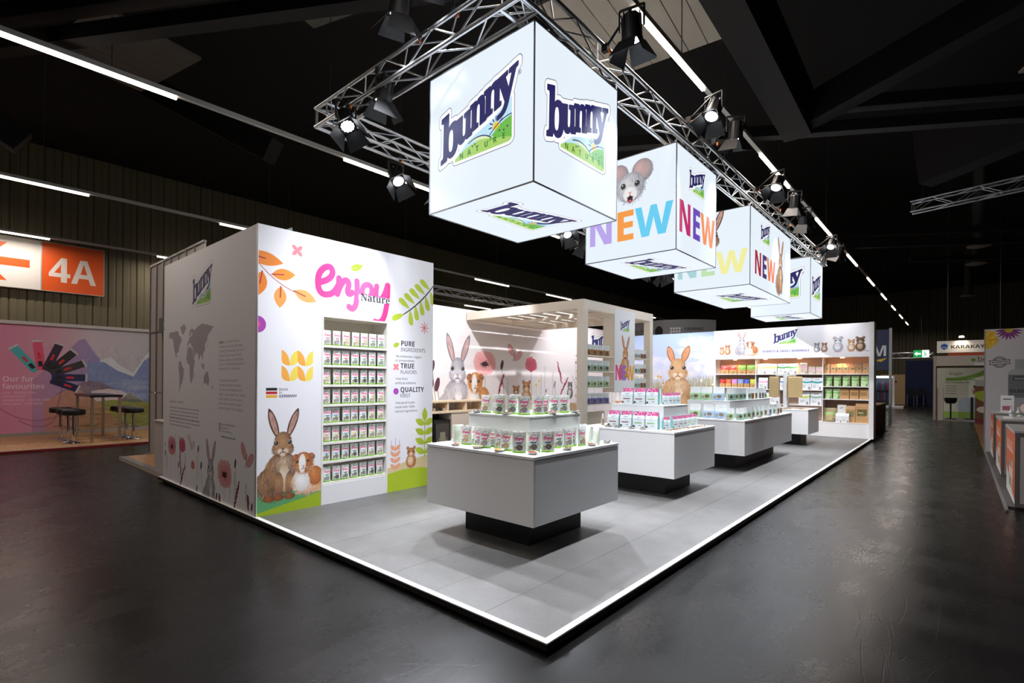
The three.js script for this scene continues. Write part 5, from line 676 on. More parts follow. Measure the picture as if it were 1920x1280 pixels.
[2.2, 1.83, 1.46].forEach((y, r) => { for (let i = 0; i < 5; i++) put('herb_pouch', `small herb pouch on the ${['top', 'middle', 'lowest'][r]} right shelf of the pergola`, 'pouch', pouchGeo(0.12, 0.23, 0.06), [clears[2], clears[1], clears[0], clears[2], clears[5]][i], -4.26, T + y, -9.1 - i * 0.16, Math.PI / 2 - 0.45, `herb pouches on the ${['top', 'middle', 'lowest'][r]} right shelf of the pergola`); });
// product shelf; x counted in metres from its left side
const SX = -4.5, SZ = -15.6, shelfBag = (name, label, cat, geo, mat, x, y, group, turn = 0, dz = 0) => put(name, label, cat, geo, mat, SX + x, T + y, SZ + dz, turn, group);
const cartonG = blockGeo(0.24, 0.3, 0.13, 0.72, 0.05), cartonS = blockGeo(0.17, 0.27, 0.12, 0.8, 0.08);
[['#e2473f', 'red', 0.33], ['#e2473f', 'red', 0.6], ['#8cc63f', 'green', 0.89], ['#8cc63f', 'green', 1.17]].forEach(([c, n, x]) => shelfBag('food_carton', `${n} and kraft food carton on the top board of the product shelf`, 'carton', cartonG, plainTex(c, '#c99d63', 'bunny'), x, 1.895, `${n} cartons on the top board`));
[['#c8232c', 'dark red'], ['#e0662e', 'orange'], ['#d98ad8', 'pink'], ['#8fa4e6', 'lilac'], ['#3558c8', 'blue'], ['#d9dd3a', 'yellow']].forEach(([c, n], i) => shelfBag('food_carton', `${n} and kraft food carton on the second board of the product shelf`, 'carton', cartonS, plainTex(c, '#c99d63', 'bunny'), 0.25 + i * 0.198, 1.45, undefined));
const band = (c, b, i) => bandTex(c, b, i);
[['#d9d24a', 'yellow-banded', 1.52], ['#d9d24a', 'yellow-banded', 1.82], ['#4ea84a', 'green-banded', 2.13], ['#4ea84a', 'green-banded', 2.42]].forEach(([c, n, x]) => shelfBag('bedding_bag', `${n} clear plastic bag on the top board of the product shelf`, 'bag', blockGeo(0.29, 0.33, 0.14, 0.5), band(c), x, 1.895, `${n} plastic bags on the top board`));
[[2.74, 0.34, 0.2, 'tall'], [2.955, 0.22, 0.19, 'short'], [3.155, 0.22, 0.18, 'short']].forEach(([x, h, w, n]) => shelfBag('wrapped_pack', `${n} pink and white wrapped pack on the top board of the product shelf`, 'pack', blockGeo(w, h, 0.14, 0.85, 0.1), band('#e9b4cf', '#d9c7b4'), x, 1.895, `${n} wrapped packs on the top board`));
['#e8b33c', '#e0703a', '#a8c23c', '#e0586a', '#a05ac0', '#7a90e0', '#d98a3a'].forEach((c, i) => shelfBag('heart_bag', 'brown paper bag with a heart-shaped window on the top board of the product shelf', 'paper bag', blockGeo(0.145, 0.3, 0.09, 0.62), kraftTex({ heart: c }), 3.36 + i * 0.162, 1.895, 'heart window bags on the top board'));
[['#c8489c', 1.55], ['#c8489c', 1.88], ['#4a62b8', 2.2], ['#4a62b8', 2.5], ['#2aa0a0', 2.81], ['#2aa0a0', 3.1]].forEach(([c, x]) => { const n = { '#c8489c': 'magenta', '#4a62b8': 'blue', '#2aa0a0': 'teal' }[c]; shelfBag('bedding_bag', `${n}-banded white plastic bag on the second board of the middle bay`, 'bag', blockGeo(0.28, 0.38, 0.14, 0.5), band(c), x, 1.4, `${n}-banded bags in the middle bay`); });
[['#7cc84a', 1.6, 'green-banded'], ['#e98a3a', 1.9, 'orange-banded'], ['#b9c93a', 2.75, 'lime-banded'], ['#8fb0a0', 3.07, 'sage-banded']].forEach(([c, x, n]) => shelfBag('bedding_bag', `${n} white plastic bag on the lowest board of the middle bay`, 'bag', blockGeo(0.3, 0.4, 0.14, 0.55), band(c), x, 0.93));
const hayMat = bandTex('#8cc86a', '#bfe0a4', '#5a7a40');
for (let i = 0; i < 5; i++) shelfBag('hay_bag', 'light green hay bag on the second board of the right bay', 'bag', pouchGeo(0.19, 0.31, 0.13), hayMat, 3.4 + i * 0.227, 1.517, 'green hay bags on the second board');
for (let i = 0; i < 2; i++) shelfBag('hay_bag', 'light green hay bag on the third board of the right bay', 'bag', pouchGeo(0.19, 0.3, 0.13), hayMat, 3.4 + i * 0.21, 1.136, 'green hay bags on the third board');
for (let i = 0; i < 3; i++) shelfBag('straw_bag', 'brown printed straw bag on the third board of the right bay', 'bag', blockGeo(0.22, 0.3, 0.13, 0.7), kraftTex({ patch: '#a98050' }), 3.82 + i * 0.238, 1.136, 'brown straw bags on the third board');
shelfBag('hay_sack', 'big clear hay sack with a green label at the bottom of the right bay', 'sack', pouchGeo(0.36, 0.42, 0.24), bandTex('#9fca72', '#b5a272', '#6a6a40'), 3.45, 0.44);
shelfBag('carrier_bag', 'white carrier bag standing behind two white pouches', 'bag', blockGeo(0.22, 0.52, 0.1, 0.9, 0.08), bandTex('#f4f4f4', '#f4f4f2', '#889'), 3.74, 0.44, undefined, 0, -0.06);
for (const x of [3.69, 3.86]) shelfBag('food_pouch', 'white pouch in front of the white carrier bag at the foot of the product shelf', 'pouch', blockGeo(0.165, 0.27, 0.07, 0.7), bandTex('#eef0ee', '#f2f4f2', '#444'), x, 0.44, 'white pouches on the base of the product shelf', 0, 0.1);
shelfBag('straw_sack', 'brown paper sack with twisted handles at the bottom of the right bay', 'sack', blockGeo(0.24, 0.5, 0.13, 0.8), kraftTex({ patch: '#8a8454' }), 3.97, 0.44);
shelfBag('straw_sack', 'large brown paper sack with a dark olive print at the bottom of the right bay', 'sack', blockGeo(0.32, 0.58, 0.16, 0.85, 0.05), kraftTex({ patch: '#6a6134', word: 'NEU' }), 4.26, 0.44);
// kitchen unit along the poppy partition
{
  const W = M('#e6cfae', 0.6), t = thing('kitchen_unit', 'pale wood kitchen unit with open cubbies along the poppy partition', 'kitchen unit', [-7.78, T, -2.75]);
  span('worktop', W, t, 0, 0.5, 0.83, 0.88, -4.3, 0); span('upper_shelf', W, t, 0, 0.42, 1.08, 1.12, -4.3, 0); for (let i = 0; i < 8; i++) span('divider', W, t, 0, 0.4, 0.88, 1.08, -0.04 - i * 0.6, -i * 0.6);
  span('cabinet', M('#d6c3ac', 0.6), t, 0, 0.48, 0, 0.83, -2.46, 0); span('cabinet', M('#d9c8b4', 0.6), t, 0, 0.48, 0, 0.83, -4.3, -3.06); span('fridge_back', M('#1a1a1a', 0.5), t, 0, 0.02, 0, 0.83, -3.06, -2.46);
}
{ const t = thing('fridge', 'small black fridge with a glass door in the kitchen unit', 'fridge', [-7.5, T, -5.51]); mesh('body', rbox(0.42, 0.68, 0.52, 0.01), M('#141414', 0.4), t, [0, 0.34, 0]); mesh('glass_door', box(0.01, 0.6, 0.44), M('#3a3834', 0.1, 0.2), t, [0.215, 0.34, 0]); const m = mesh('frost_print', board(0.4, 0.5, 0.004), print(canvas(128, 160, (g, W, H) => { g.fillStyle = '#4a463c'; g.fillRect(0, 0, W, H); g.fillStyle = '#8f8a74'; for (let i = 0; i < 7; i++) leaf(g, W / 2, H * 0.9, 60, 12, -0.4 - i * 0.4, '#8f8a74'); g.fillRect(W * 0.3, H * 0.4, W * 0.4, H * 0.6); }), 0.3), t, [0.222, 0.34, 0]); m.rotation.y = Math.PI / 2; mesh('door_handle', box(0.02, 0.3, 0.02), M('#8a8a8a', 0.3, 0.8), t, [0.235, 0.4, 0.2]); }
for (let i = 0; i < 5; i++) { const t = thing('coffee_cup', 'white cup in the cubby of the kitchen unit', 'cup', [-7.45, T + 0.88, -4.72 - i * 0.082], 0, 'cups in the kitchen unit'); mesh('cup_body', lathe([[0.001, 0], [0.024, 0], [0.036, 0.075], [0.034, 0.075], [0.022, 0.004]], 14), porcelain, t); const h = mesh('handle', new THREE.TorusGeometry(0.018, 0.004, 6, 10), porcelain, t, [0.04, 0.04, 0]); }
for (let i = 0; i < 5; i++) { const m = put('food_tin', 'dark food tin lying in the cubby of the kitchen unit', 'tin', cyl(0.035, 0.035, 0.09, 14), M(['#2a2623', '#b9a890', '#3b3632'][i % 3], 0.4, 0.3), -7.45, T + 0.915, -5.27 - i * 0.1, 0, 'tins in the kitchen unit'); m.rotation.z = Math.PI / 2; }
// seats and a low table under the pergola
{ const t = thing('bench', 'beige upholstered bench under the pergola', 'bench', [-6.2, T, -8.2]); const c = M('#e3c7a4', 0.8); mesh('seat', rbox(1.8, 0.14, 0.55, 0.03, 3), c, t, [0, 0.42, 0]); mesh('backrest', rbox(1.8, 0.62, 0.1, 0.03, 3), c, t, [0, 0.75, -0.26]); for (const x of [-0.8, 0.8]) for (const z of [-0.22, 0.22]) mesh('leg', box(0.05, 0.36, 0.05), M('#c9ad86', 0.6), t, [x, 0.18, z]); }
{ const t = thing('meeting_table', 'white table under the pergola', 'table', [-5.6, T, -7.6]); mesh('tabletop', rbox(1.1, 0.03, 0.7, 0.006), lamTop, t, [0, 0.74, 0]); for (const x of [-0.48, 0.48]) for (const z of [-0.28, 0.28]) mesh('leg', box(0.04, 0.725, 0.04), lamTop, t, [x, 0.3625, z]); }
// ---------- the stand with the mountain wall ----------
const wood = (() => { const t = dataTex(256, (x, y) => { const a = noise(x / 64, y / 4, 64), b = noise(x / 16, y), v = 0.8 + 0.2 * a + 0.1 * b - (y % 32 === 0 ? 0.12 : 0); return [196 * v, 150 * v, 104 * v]; }, true); return new THREE.MeshStandardMaterial({ map: t, roughness: 0.45 }); })();
{ const p = structGroup('floor_neighbour'); const m = mesh('wood_deck', uvPlane(-17.7, -13.85, 0, 0.05, -2.5, 6, 1.2), wood, p, [-15.775, 0.026, 1.75]); span('red_edge', M('#9c1c22', 0.5), p, -13.85, -13.82, 0, 0.045, -2.5, 6); span('edge_profile', M('#c9c4bc', 0.4, 0.5), p, -13.87, -13.82, 0.045, 0.056, -2.5, 6); }
{ const t = thing('mountain_wall', 'wide partition printed with pink smoke, hair clippers and a mountain valley', 'partition', [-17.69, 0.05, 0]); const m = mesh('printed_panel', board(5.2, 3.1, 0.06), print(pinkPrint), t, [-0.03, 1.55, 0.3]); m.rotation.y = Math.PI / 2; span('top_profile', M('#c9c5c2', 0.4, 0.4), t, -0.08, 0.06, 3.1, 3.19, -2.4, 2.95); span('base_profile', M('#a8a5a2', 0.4, 0.4), t, -0.08, 0.05, 0, 0.09, -2.4, 2.95); span('side_post', M('#4a4a4c', 0.5), t, -0.1, 0.12, 0, 3.19, -2.48, -2.3); }
{ const t = thing('bar_table', 'tall table with a black top and steel legs among the bar stools', 'table', [-15.4, 0.05, -0.5]); mesh('tabletop', rbox(2.05, 0.06, 0.66, 0.006), M('#16161a', 0.3), t, [0, 1.17, 0]); for (const x of [-0.95, 0.95]) for (const z of [-0.28, 0.28]) mesh('leg', box(0.06, 1.14, 0.06), M('#b9a998', 0.3, 0.7), t, [x, 0.57, z]); }
const chrome = M('#d5d5d8', 0.12, 1);
function stool(x, z, where) {
  const t = thing('bar_stool', `round black bar stool on a chrome foot ${where}`, 'stool', [x, 0.05, z], 0, `bar stools ${where}`);
  mesh('seat', lathe([[0.001, 0.7], [0.205, 0.7], [0.23, 0.715], [0.235, 0.74], [0.235, 0.8], [0.225, 0.83], [0.19, 0.842], [0.001, 0.845]], 28), M('#141417', 0.45), t); mesh('column', lathe([[0.001, 0.7], [0.028, 0.7], [0.028, 0.4], [0.036, 0.4], [0.036, 0.05], [0.001, 0.05]], 16), chrome, t); mesh('base', lathe([[0.001, 0.06], [0.05, 0.055], [0.19, 0.015], [0.2, 0], [0.001, 0]], 28), chrome, t);
  const r = mesh('footrest', new THREE.TorusGeometry(0.13, 0.011, 8, 24, 4.4), chrome, t, [0, 0.33, 0]); r.rotation.set(-Math.PI / 2, 0, 0.6); rod('lever', M('#222', 0.4), t, [0, 0.66, 0], [0.17, 0.62, 0.08], 0.008);
}
[[-16.1, 0.16], [-15.25, 0.12], [-14.68, 0.1]].forEach(([x, z]) => stool(x, z, 'on the near side of the tall table')); [[-15.95, -1.1], [-15.38, -1.1], [-14.84, -1.16]].forEach(([x, z]) => stool(x, z, 'on the far side of the tall table'));
{ const t = thing('direction_sign', 'large hall sign with an orange 4A field and a white arrow field', 'sign', [-20.42, 4.5, -1.5]); const P = canvas(1024, 356, (g, W, H) => { g.fillStyle = '#efece6'; g.fillRect(0, 0, W * 0.645, H); g.fillStyle = '#f2601c'; g.fillRect(W * 0.645, 0, W * 0.355, H); txt(g, '4A', W * 0.685, H * 0.8, H * 0.72, '#f4ece4', SANS, 'bold', 'left', W * 0.27); g.fillStyle = '#f2601c'; g.beginPath(); g.moveTo(W * 0.22, H * 0.5); g.lineTo(W * 0.4, H * 0.12); g.lineTo(W * 0.47, H * 0.12); g.lineTo(W * 0.38, H * 0.42); g.lineTo(W * 0.585, H * 0.42); g.lineTo(W * 0.585, H * 0.58); g.lineTo(W * 0.38, H * 0.58); g.lineTo(W * 0.47, H * 0.88); g.lineTo(W * 0.4, H * 0.88); g.fill(); }); const m = mesh('sign_panel', board(4.5, 1.56, 0.06), print(P, 0.4), t, [0, 0.78, 2.25]); m.rotation.y = Math.PI / 2; span('sign_frame', M('#bdb9b2', 0.4, 0.4), t, -0.05, 0.035, -0.02, 0, 0, 4.5); span('sign_frame', M('#bdb9b2', 0.4, 0.4), t, -0.05, 0.035, 1.56, 1.58, 0, 4.5); span('sign_frame', M('#bdb9b2', 0.4, 0.4), t, -0.05, 0.035, 0, 1.56, -0.02, 0); span('mullion', M('#bdb9b2', 0.4, 0.4), t, 0.02, 0.036, 0, 1.56, 1.58, 1.61); }
{ const t = thing('strip_lamp', 'upright glowing white strip lamp at the end of the mountain wall', 'lamp', [-16, 1.05, -1.96]); mesh('lamp_tube', box(0.05, 1.45, 0.05), new THREE.MeshStandardMaterial({ color: '#fff', emissive: '#fff6ea', emissiveIntensity: 2.2 }), t, [0, 0.725, 0]); mesh('stand_post', box(0.03, 2.5, 0.03), M('#8a8a88', 0.4, 0.5), t, [-0.04, 0.25, 0]); const l = areaLight('#fff4e4', 3, 0.05, 1.4, [-15.96, 1.78, -1.96], [-14, 1.78, -1.96]); }
// ---------- the stand next door with its white counter ----------
{ const p = structGroup('floor_plinth'); span('plinth_side', M('#c9b8aa', 0.6), p, -11.1, -8.02, 0, 0.06, -3, -0.1); span('plinth_edge', M('#8f9296', 0.4, 0.5), p, -11.1, -8.02, 0.06, 0.068, -0.22, -0.1); span('plinth_top', wood, p, -11.1, -8.02, 0.06, 0.066, -3, -0.22); }
{ const t = thing('reception_counter', 'pale two-step reception counter at the end of the cabin', 'counter', [-8.4, 0.068, -0.32]); const c = M('#d3c8c2', 0.55); mesh('counter_body', rbox(0.76, 0.86, 0.36, 0.004), c, t, [0, 0.43, 0]); mesh('counter_top', rbox(0.79, 0.03, 0.39, 0.004), c, t, [0, 0.875, 0]); mesh('upper_body', rbox(0.66, 0.34, 0.2, 0.004), c, t, [0.03, 1.06, -0.08]); mesh('upper_top', rbox(0.7, 0.025, 0.24, 0.004), c, t, [0.03, 1.243, -0.08]); }
{ const t = thing('panel_wall', 'tall grey system wall of framed panels rising behind the cabin', 'wall', [-11.5, 0.066, -0.7]); for (let i = 0; i < 7; i++) { for (const [y0, y1] of [[0, 1.3], [1.32, 2.6], [2.62, 4.04]]) span('wall_panel', M('#b9b1ac', 0.6), t, 0.03 + i * 0.47, 0.47 + i * 0.47, y0, y1, -0.05, -0.02); span('upright', M('#7d7a7a', 0.4, 0.4), t, i * 0.47, i * 0.47 + 0.03, 0, 4.08, -0.06, 0); } span('top_rail', M('#8c8888', 0.4, 0.4), t, 0, 3.3, 4.04, 4.08, -0.06, 0); span('middle_rail', M('#8c8888', 0.4, 0.4), t, 0, 3.3, 2.6, 2.62, -0.055, -0.005); }
{ const t = thing('name_sign', 'grey-green name sign with a white letter G beside the cabin', 'sign', [-10.3, 2.62, -0.66]); mesh('sign_board', board(0.5, 0.3, 0.04), print(canvas(160, 96, (g, W, H) => { g.fillStyle = '#5d6a5f'; g.fillRect(0, 0, W, H); txt(g, 'G', W * 0.62, H * 0.72, 56, '#e9ece8'); })), t, [0, 0.15, 0]); mesh('bracket', box(0.04, 0.04, 0.03), M('#777', 0.4, 0.5), t, [0, 0.15, -0.03]); }
{ const t = thing('corner_frame', 'white upright frame with a green panel beside the reception counter', 'frame', [-9.3, 0.068, -0.42]); for (const x of [0, 0.16]) mesh('upright', box(0.04, 2.5, 0.04), M('#e4dfd6', 0.5), t, [x, 1.25, 0]); mesh('green_panel', box(0.12, 2.2, 0.02), M('#2f6e40', 0.6), t, [0.08, 1.2, 0]); }
{ const t = thing('glass_sign', 'pale glass panel standing on the roof of the cabin', 'panel', [-6.35, T + WH - 0.02, -1.2]); mesh('glass_plate', box(0.9, 0.55, 0.02), M('#bcd6d8', 0.15), t, [0, 0.275, 0]); mesh('foot', box(0.9, 0.03, 0.1), M('#888', 0.4, 0.5), t, [0, 0.015, 0]); }
// ---------- stands behind ----------
{ const t = thing('round_header', 'grey curved header of a stand behind the landscape partition', 'header', [-8, 0, -19.5]); const g = new THREE.CylinderGeometry(2.3, 2.3, 0.95, 48, 1, true, -1.15, 2.3); const hp = canvas(1024, 180, (g, W, H) => { g.fillStyle = '#8a8c90'; g.fillRect(0, 0, W, H); txt(g, 'Hofmann', W * 0.26, H * 0.6, 60, '#15161a', SERIF, 'italic'); g.fillStyle = '#101114'; g.beginPath(); g.ellipse(W * 0.53, H * 0.52, 34, 46, 0, 0, 7); g.fill(); g.fillStyle = '#e8e8e8'; for (let i = 0; i < 9; i++) g.fillRect(W * 0.62 + (i % 4) * 22, H * 0.35 + Math.floor(i / 4) * 24, 16, 16); txt(g, 'CASANNES', W * 0.73, H * 0.48, 30, '#17181b', SANS, 'bold'); txt(g, 'PETS', W * 0.73, H * 0.78, 48, '#17181b', SANS, 'bold'); }); mesh('curved_header', g, new THREE.MeshStandardMaterial({ map: hp, roughness: 0.6, side: THREE.DoubleSide }), t, [0, 3.85, -1]); for (const x of [-1.6, 1.6]) mesh('post', cyl(0.06, 0.06, 3.4, 12), M('#666', 0.4, 0.4), t, [x, 1.7, 0.4]); }
{ const t = thing('red_stand_front', 'dark red timber front of a stand behind the poppy partition', 'stand', [-12.5, 0, -9]); span('red_board', M('#4a1c14', 0.7), t, -0.05, 0, 3.6, 4.1, -6, 3); span('sign_band', M('#7a2218', 0.6), t, 0, 0.02, 3.75, 3.95, -4.2, -2.4); for (const z of [-5.9, 2.9]) span('post', M('#33150f', 0.7), t, -0.1, 0, 0, 4.1, z - 0.05, z + 0.05); }
// ---------- along the aisle, beyond the stand ----------
{ const t = thing('stand_end_wall', 'grey-brown end wall of the next stand on the aisle', 'wall', [-0.06, 0, -16.3]); span('wall_board', M('#6c625c', 0.6), t, -3, 0, 0, 2.75, -0.06, 0); span('edge_post', M('#8a7d74', 0.5), t, -0.06, 0.02, 0, 2.8, -0.08, 0.02); }
{ const t = thing('crate_shelf', 'low shelf with leaning wooden crates on blue carpet', 'shelf', [-0.35, 0, -18.6]); span('carpet', M('#234a9a', 0.9), t, -0.4, 0.34, 0, 0.02, -1.3, 1.3); span('shelf_side', M('#b9aca0', 0.6), t, -0.4, 0.3, 0.02, 0.95, -1.2, -1.15); span('shelf_top', M('#8a6a4a', 0.6), t, -0.4, 0.32, 0.95, 1.0, -1.2, 1.2); span('shelf_back', M('#a89a8e', 0.6), t, -0.4, -0.36, 0.02, 0.95, -1.15, 1.2); }
for (let i = 0; i < 3; i++) { const t = thing('wooden_crate', 'orange-brown slatted wooden crate leaning in the low aisle shelf', 'crate', [-0.42, 0.02, -18.2 - i * 0.42], 0.2, 'wooden crates in the aisle shelf'); t.rotation.z = 0.55; for (let k = 0; k < 4; k++) mesh('slat', box(0.3, 0.06, 0.02), M('#a5682c', 0.7), t, [0.2, 0.08 + k * 0.1, 0]); for (const s of [-0.12, 0.12]) mesh('batten', box(0.03, 0.42, 0.02), M('#8f5722', 0.7), t, [0.2 + s, 0.23, -0.02]); }
for (let i = 0; i < 4; i++) put('pet_bottle', 'small dark bottle on top of the low aisle shelf', 'bottle', lathe([[0.001, 0], [0.04, 0], [0.042, 0.12], [0.015, 0.17], [0.015, 0.2], [0.001, 0.2]], 12), M(['#2a2a2e', '#8a2c22', '#d9d5cc', '#2a2a2e'][i], 0.4), -0.3, 1.0, -17.8 - i * 0.35, 0, 'bottles on the low aisle shelf');
{ const t = thing('navy_banner', 'tall navy banner with a white letter M beyond the product shelf', 'banner', [-0.75, 0, -24]); mesh('banner_board', board(0.85, 1.7, 0.06), print(canvas(256, 512, (g, W, H) => { g.fillStyle = '#1c2c52'; g.fillRect(0, 0, W, H); txt(g, 'M', W * 0.28, H * 0.66, 190, '#d9dde6', SANS, 'bold'); g.fillStyle = '#e0b42c'; g.beginPath(); g.moveTo(W * 0.4, H * 0.76); g.lineTo(W * 0.95, H * 0.7); g.lineTo(W * 0.7, H * 0.8); g.fill(); })), t, [0, 3.1, 0]); mesh('banner_post', box(0.1, 4, 0.1), M('#8d8f92', 0.4, 0.4), t, [0.48, 2, -0.02]); }
truss('silver truss across the far aisle under the exit sign', [-2.9, 3.45, -42], [0.6, 3.42, -42], 0.35, 0.5);
{ const t = thing('exit_sign', 'green and white illuminated exit sign with an arrow and a running figure', 'exit sign', [0.03, 3.39, -40]); const ep = canvas(256, 152, (g, W, H) => { g.fillStyle = '#0a9a4a'; g.fillRect(0, 0, W * 0.55, H); g.fillStyle = '#f2fff6'; g.fillRect(W * 0.55, 0, W * 0.45, H); g.beginPath(); g.moveTo(W * 0.05, H * 0.5); g.lineTo(W * 0.24, H * 0.18); g.lineTo(W * 0.24, H * 0.38); g.lineTo(W * 0.48, H * 0.38); g.lineTo(W * 0.48, H * 0.62); g.lineTo(W * 0.24, H * 0.62); g.lineTo(W * 0.24, H * 0.82); g.fill(); g.strokeStyle = '#0a9a4a'; g.lineWidth = 9; g.beginPath(); g.moveTo(W * 0.72, H * 0.42); g.lineTo(W * 0.76, H * 0.6); g.lineTo(W * 0.68, H * 0.82); g.moveTo(W * 0.76, H * 0.6); g.lineTo(W * 0.85, H * 0.8); g.moveTo(W * 0.66, H * 0.52); g.lineTo(W * 0.82, H * 0.48); g.stroke(); g.fillStyle = '#0a9a4a'; g.beginPath(); g.arc(W * 0.73, H * 0.28, 10, 0, 7); g.fill(); }); mesh('sign_light', board(0.8, 0.47, 0.06), new THREE.MeshStandardMaterial({ color: '#222', emissive: '#fff', emissiveMap: ep, emissiveIntensity: 1.1, roughness: 0.5 }), t, [0, 0.235, 0]); rod('hanger', M('#333', 0.5), t, [0, 0.47, 0], [0, 5.8, 0], 0.01); areaLight('#bff5d2', 0.8, 0.76, 0.44, [0.03, 3.62, -39.94], [0.03, 3.62, -38]); }
one('navy_partition', 'plain navy partition closing the far end of the aisle', 'partition', box(1.75, 3.5, 0.1), M('#1a2a58', 0.7), [-0.45, 1.75, -49]);
one('beige_partition', 'beige partition with a paw emblem beside the navy partition', 'partition', board(1.6, 2.4, 0.08), print(canvas(160, 240, (g, W, H) => { g.fillStyle = '#d9b58c'; g.fillRect(0, 0, W, H); g.fillStyle = '#5a3a28'; for (const [x, y, r] of [[80, 80, 16], [60, 58, 8], [80, 50, 8], [100, 58, 8]]) { g.beginPath(); g.arc(x, y, r, 0, 7); g.fill(); } })), [-2.15, 1.2, -48.9]);
{ const t = thing('lit_shelf_stand', 'white lit shelf stand with coloured leads near the far end', 'stand', [-2.3, 0, -41]); const w = M('#eef2f2', 0.5); for (const x of [-0.45, 0.75]) span('frame_post', w, t, x, x + 0.12, 0, 2.2, -0.1, 0.02); span('light_canopy', new THREE.MeshStandardMaterial({ color: '#fff', emissive: '#eafcff', emissiveIntensity: 1.4 }), t, -0.33, 0.75, 2.05, 2.2, -0.6, 0); span('back_board', M('#2a2a33', 0.7), t, -0.33, 0.75, 0, 2.05, -0.66, -0.6); span('base_step', w, t, -0.5, 1.4, 0, 0.14, -0.6, 0.6); for (let i = 0; i < 22; i++) span('hanging_lead', M(['#8a2c5a', '#2a8a8a', '#3a3a8a', '#7a2a2a'][i % 4], 0.7), t, -0.28 + (i % 11) * 0.09, -0.24 + (i % 11) * 0.09, i < 11 ? 1.2 : 0.5, i < 11 ? 1.8 : 1.05, -0.5, -0.44); areaLight('#eafcff', 3, 1, 0.5, [-2.1, 2.03, -41.3], [-2.1, 0, -41.3]); }
for (const x of [-0.95, -0.35]) { const t = thing('high_chair', 'dark high chair in front of the navy partition', 'chair', [x, 0, -48], 0, 'high chairs at the navy partition'); mesh('seat', box(0.45, 0.05, 0.45), dark, t, [0, 0.8, 0]); mesh('backrest', box(0.45, 0.5, 0.04), dark, t, [0, 1.05, -0.22]); for (const a of [-0.2, 0.2]) for (const b of [-0.2, 0.2]) mesh('leg', box(0.04, 0.8, 0.04), M('#777', 0.4, 0.6), t, [a, 0.4, b]); }
// ---------- stands on the right of the aisle ----------
{ const p = structGroup('floor_right'); span('deck', M('#4a4846', 0.6), p, 2.4, 8, 0, 0.028, -14.6, -7.2); span('deck', M('#7a4a22', 0.6), p, 2.4, 8, 0, 0.028, -27, -14.75); span('edge_profile', M('#8a8a88', 0.4, 0.5), p, 2.37, 2.4, 0, 0.03, -14.7, -6.9); span('edge_profile', M('#b98a2c', 0.3, 0.7), p, 2.37, 2.4, 0, 0.03, -26, -14.7); }
{ const t = thing('patent_wall', 'pale partition with a dandelion, a purple flower and a grey bottle', 'partition', [2.37, 0.03, -14.65]); const pp = canvas(1024, 854, (g, W, H) => { const k = W / 3.6, X = (x) => (x - 2.37) * k, Y = (y) => H - (y - 0.03) * k; g.fillStyle = '#d5cfd0'; g.fillRect(0, 0, W, H); for (let i = 0; i < 160; i++) { const a = rr(-1.5, 1.8), r = rr(0.12, 0.24) * k; g.strokeStyle = ['#f0c020', '#e0a010', '#f6d84a'][i % 3]; g.lineWidth = 5; g.beginPath(); g.moveTo(X(2.38), Y(2.78)); g.lineTo(X(2.38) + Math.cos(a) * r, Y(2.78) + Math.sin(a) * r); g.stroke(); } for (let i = 0; i < 10; i++) leaf(g, X(2.79), Y(3.0), 0.25 * k, 0.05 * k, 0.1 + i * 0.33, i % 2 ? '#7a2f72' : '#93448a'); g.fillStyle = '#c9b23a'; g.beginPath(); g.arc(X(2.79), Y(3.0), 0.07 * k, 0, 7); g.fill();
  g.strokeStyle = '#4a4e50'; g.lineWidth = 4; g.beginPath(); for (let i = 0; i <= 60; i++) { const a = (i / 60) * 6.283, r = (0.125 + 0.006 * Math.cos(i * Math.PI)) * k; g.lineTo(X(2.635) + Math.cos(a) * r, Y(2.225) + Math.sin(a) * r); } g.stroke(); g.beginPath(); g.arc(X(2.635), Y(2.225), 0.095 * k, 0, 7); g.stroke(); g.fillStyle = '#d5cfd0'; g.save(); g.translate(X(2.635), Y(2.225)); g.rotate(-0.06); g.beginPath(); g.moveTo(-0.185 * k, -0.05 * k); g.lineTo(0.185 * k, -0.05 * k); g.lineTo(0.165 * k, 0); g.lineTo(0.185 * k, 0.05 * k); g.lineTo(-0.185 * k, 0.05 * k); g.lineTo(-0.165 * k, 0); g.closePath(); g.fill(); g.stroke(); txt(g, 'PATENTED', 0, 0.025 * k, 0.07 * k, '#3c4042', SANS, 'bold', 'center', 0.29 * k); g.restore();
  g.fillStyle = '#a5a6a6'; g.fillRect(X(2.9), Y(2.29), 0.36 * k, 0.26 * k); g.fillStyle = '#b5b5b5'; g.beginPath(); g.roundRect(X(2.785), Y(2.05), 0.6 * k, 1.2 * k, 0.1 * k); g.fill(); g.fillStyle = '#77787a'; g.fillRect(X(2.785), Y(1.92), 0.6 * k, 0.55 * k); g.fillStyle = '#3f4042'; g.fillRect(X(2.87), Y(1.88), 0.45 * k, 0.1 * k); txt(g, 'immun', X(2.89), Y(1.8), 0.09 * k, '#c5c5c5', SANS, 'bold'); txt(g, 'OLIO da', X(2.81), Y(1.49), 0.1 * k, '#1f2022', SANS, 'bold'); }); mesh('printed_panel', board(3.6, 3.0, 0.06), print(pp), t, [1.8, 1.5, -0.03]); span('edge_profile', M('#a9a4a4', 0.4, 0.4), t, -0.012, 0.004, 0, 3.0, -0.065, 0.005); }
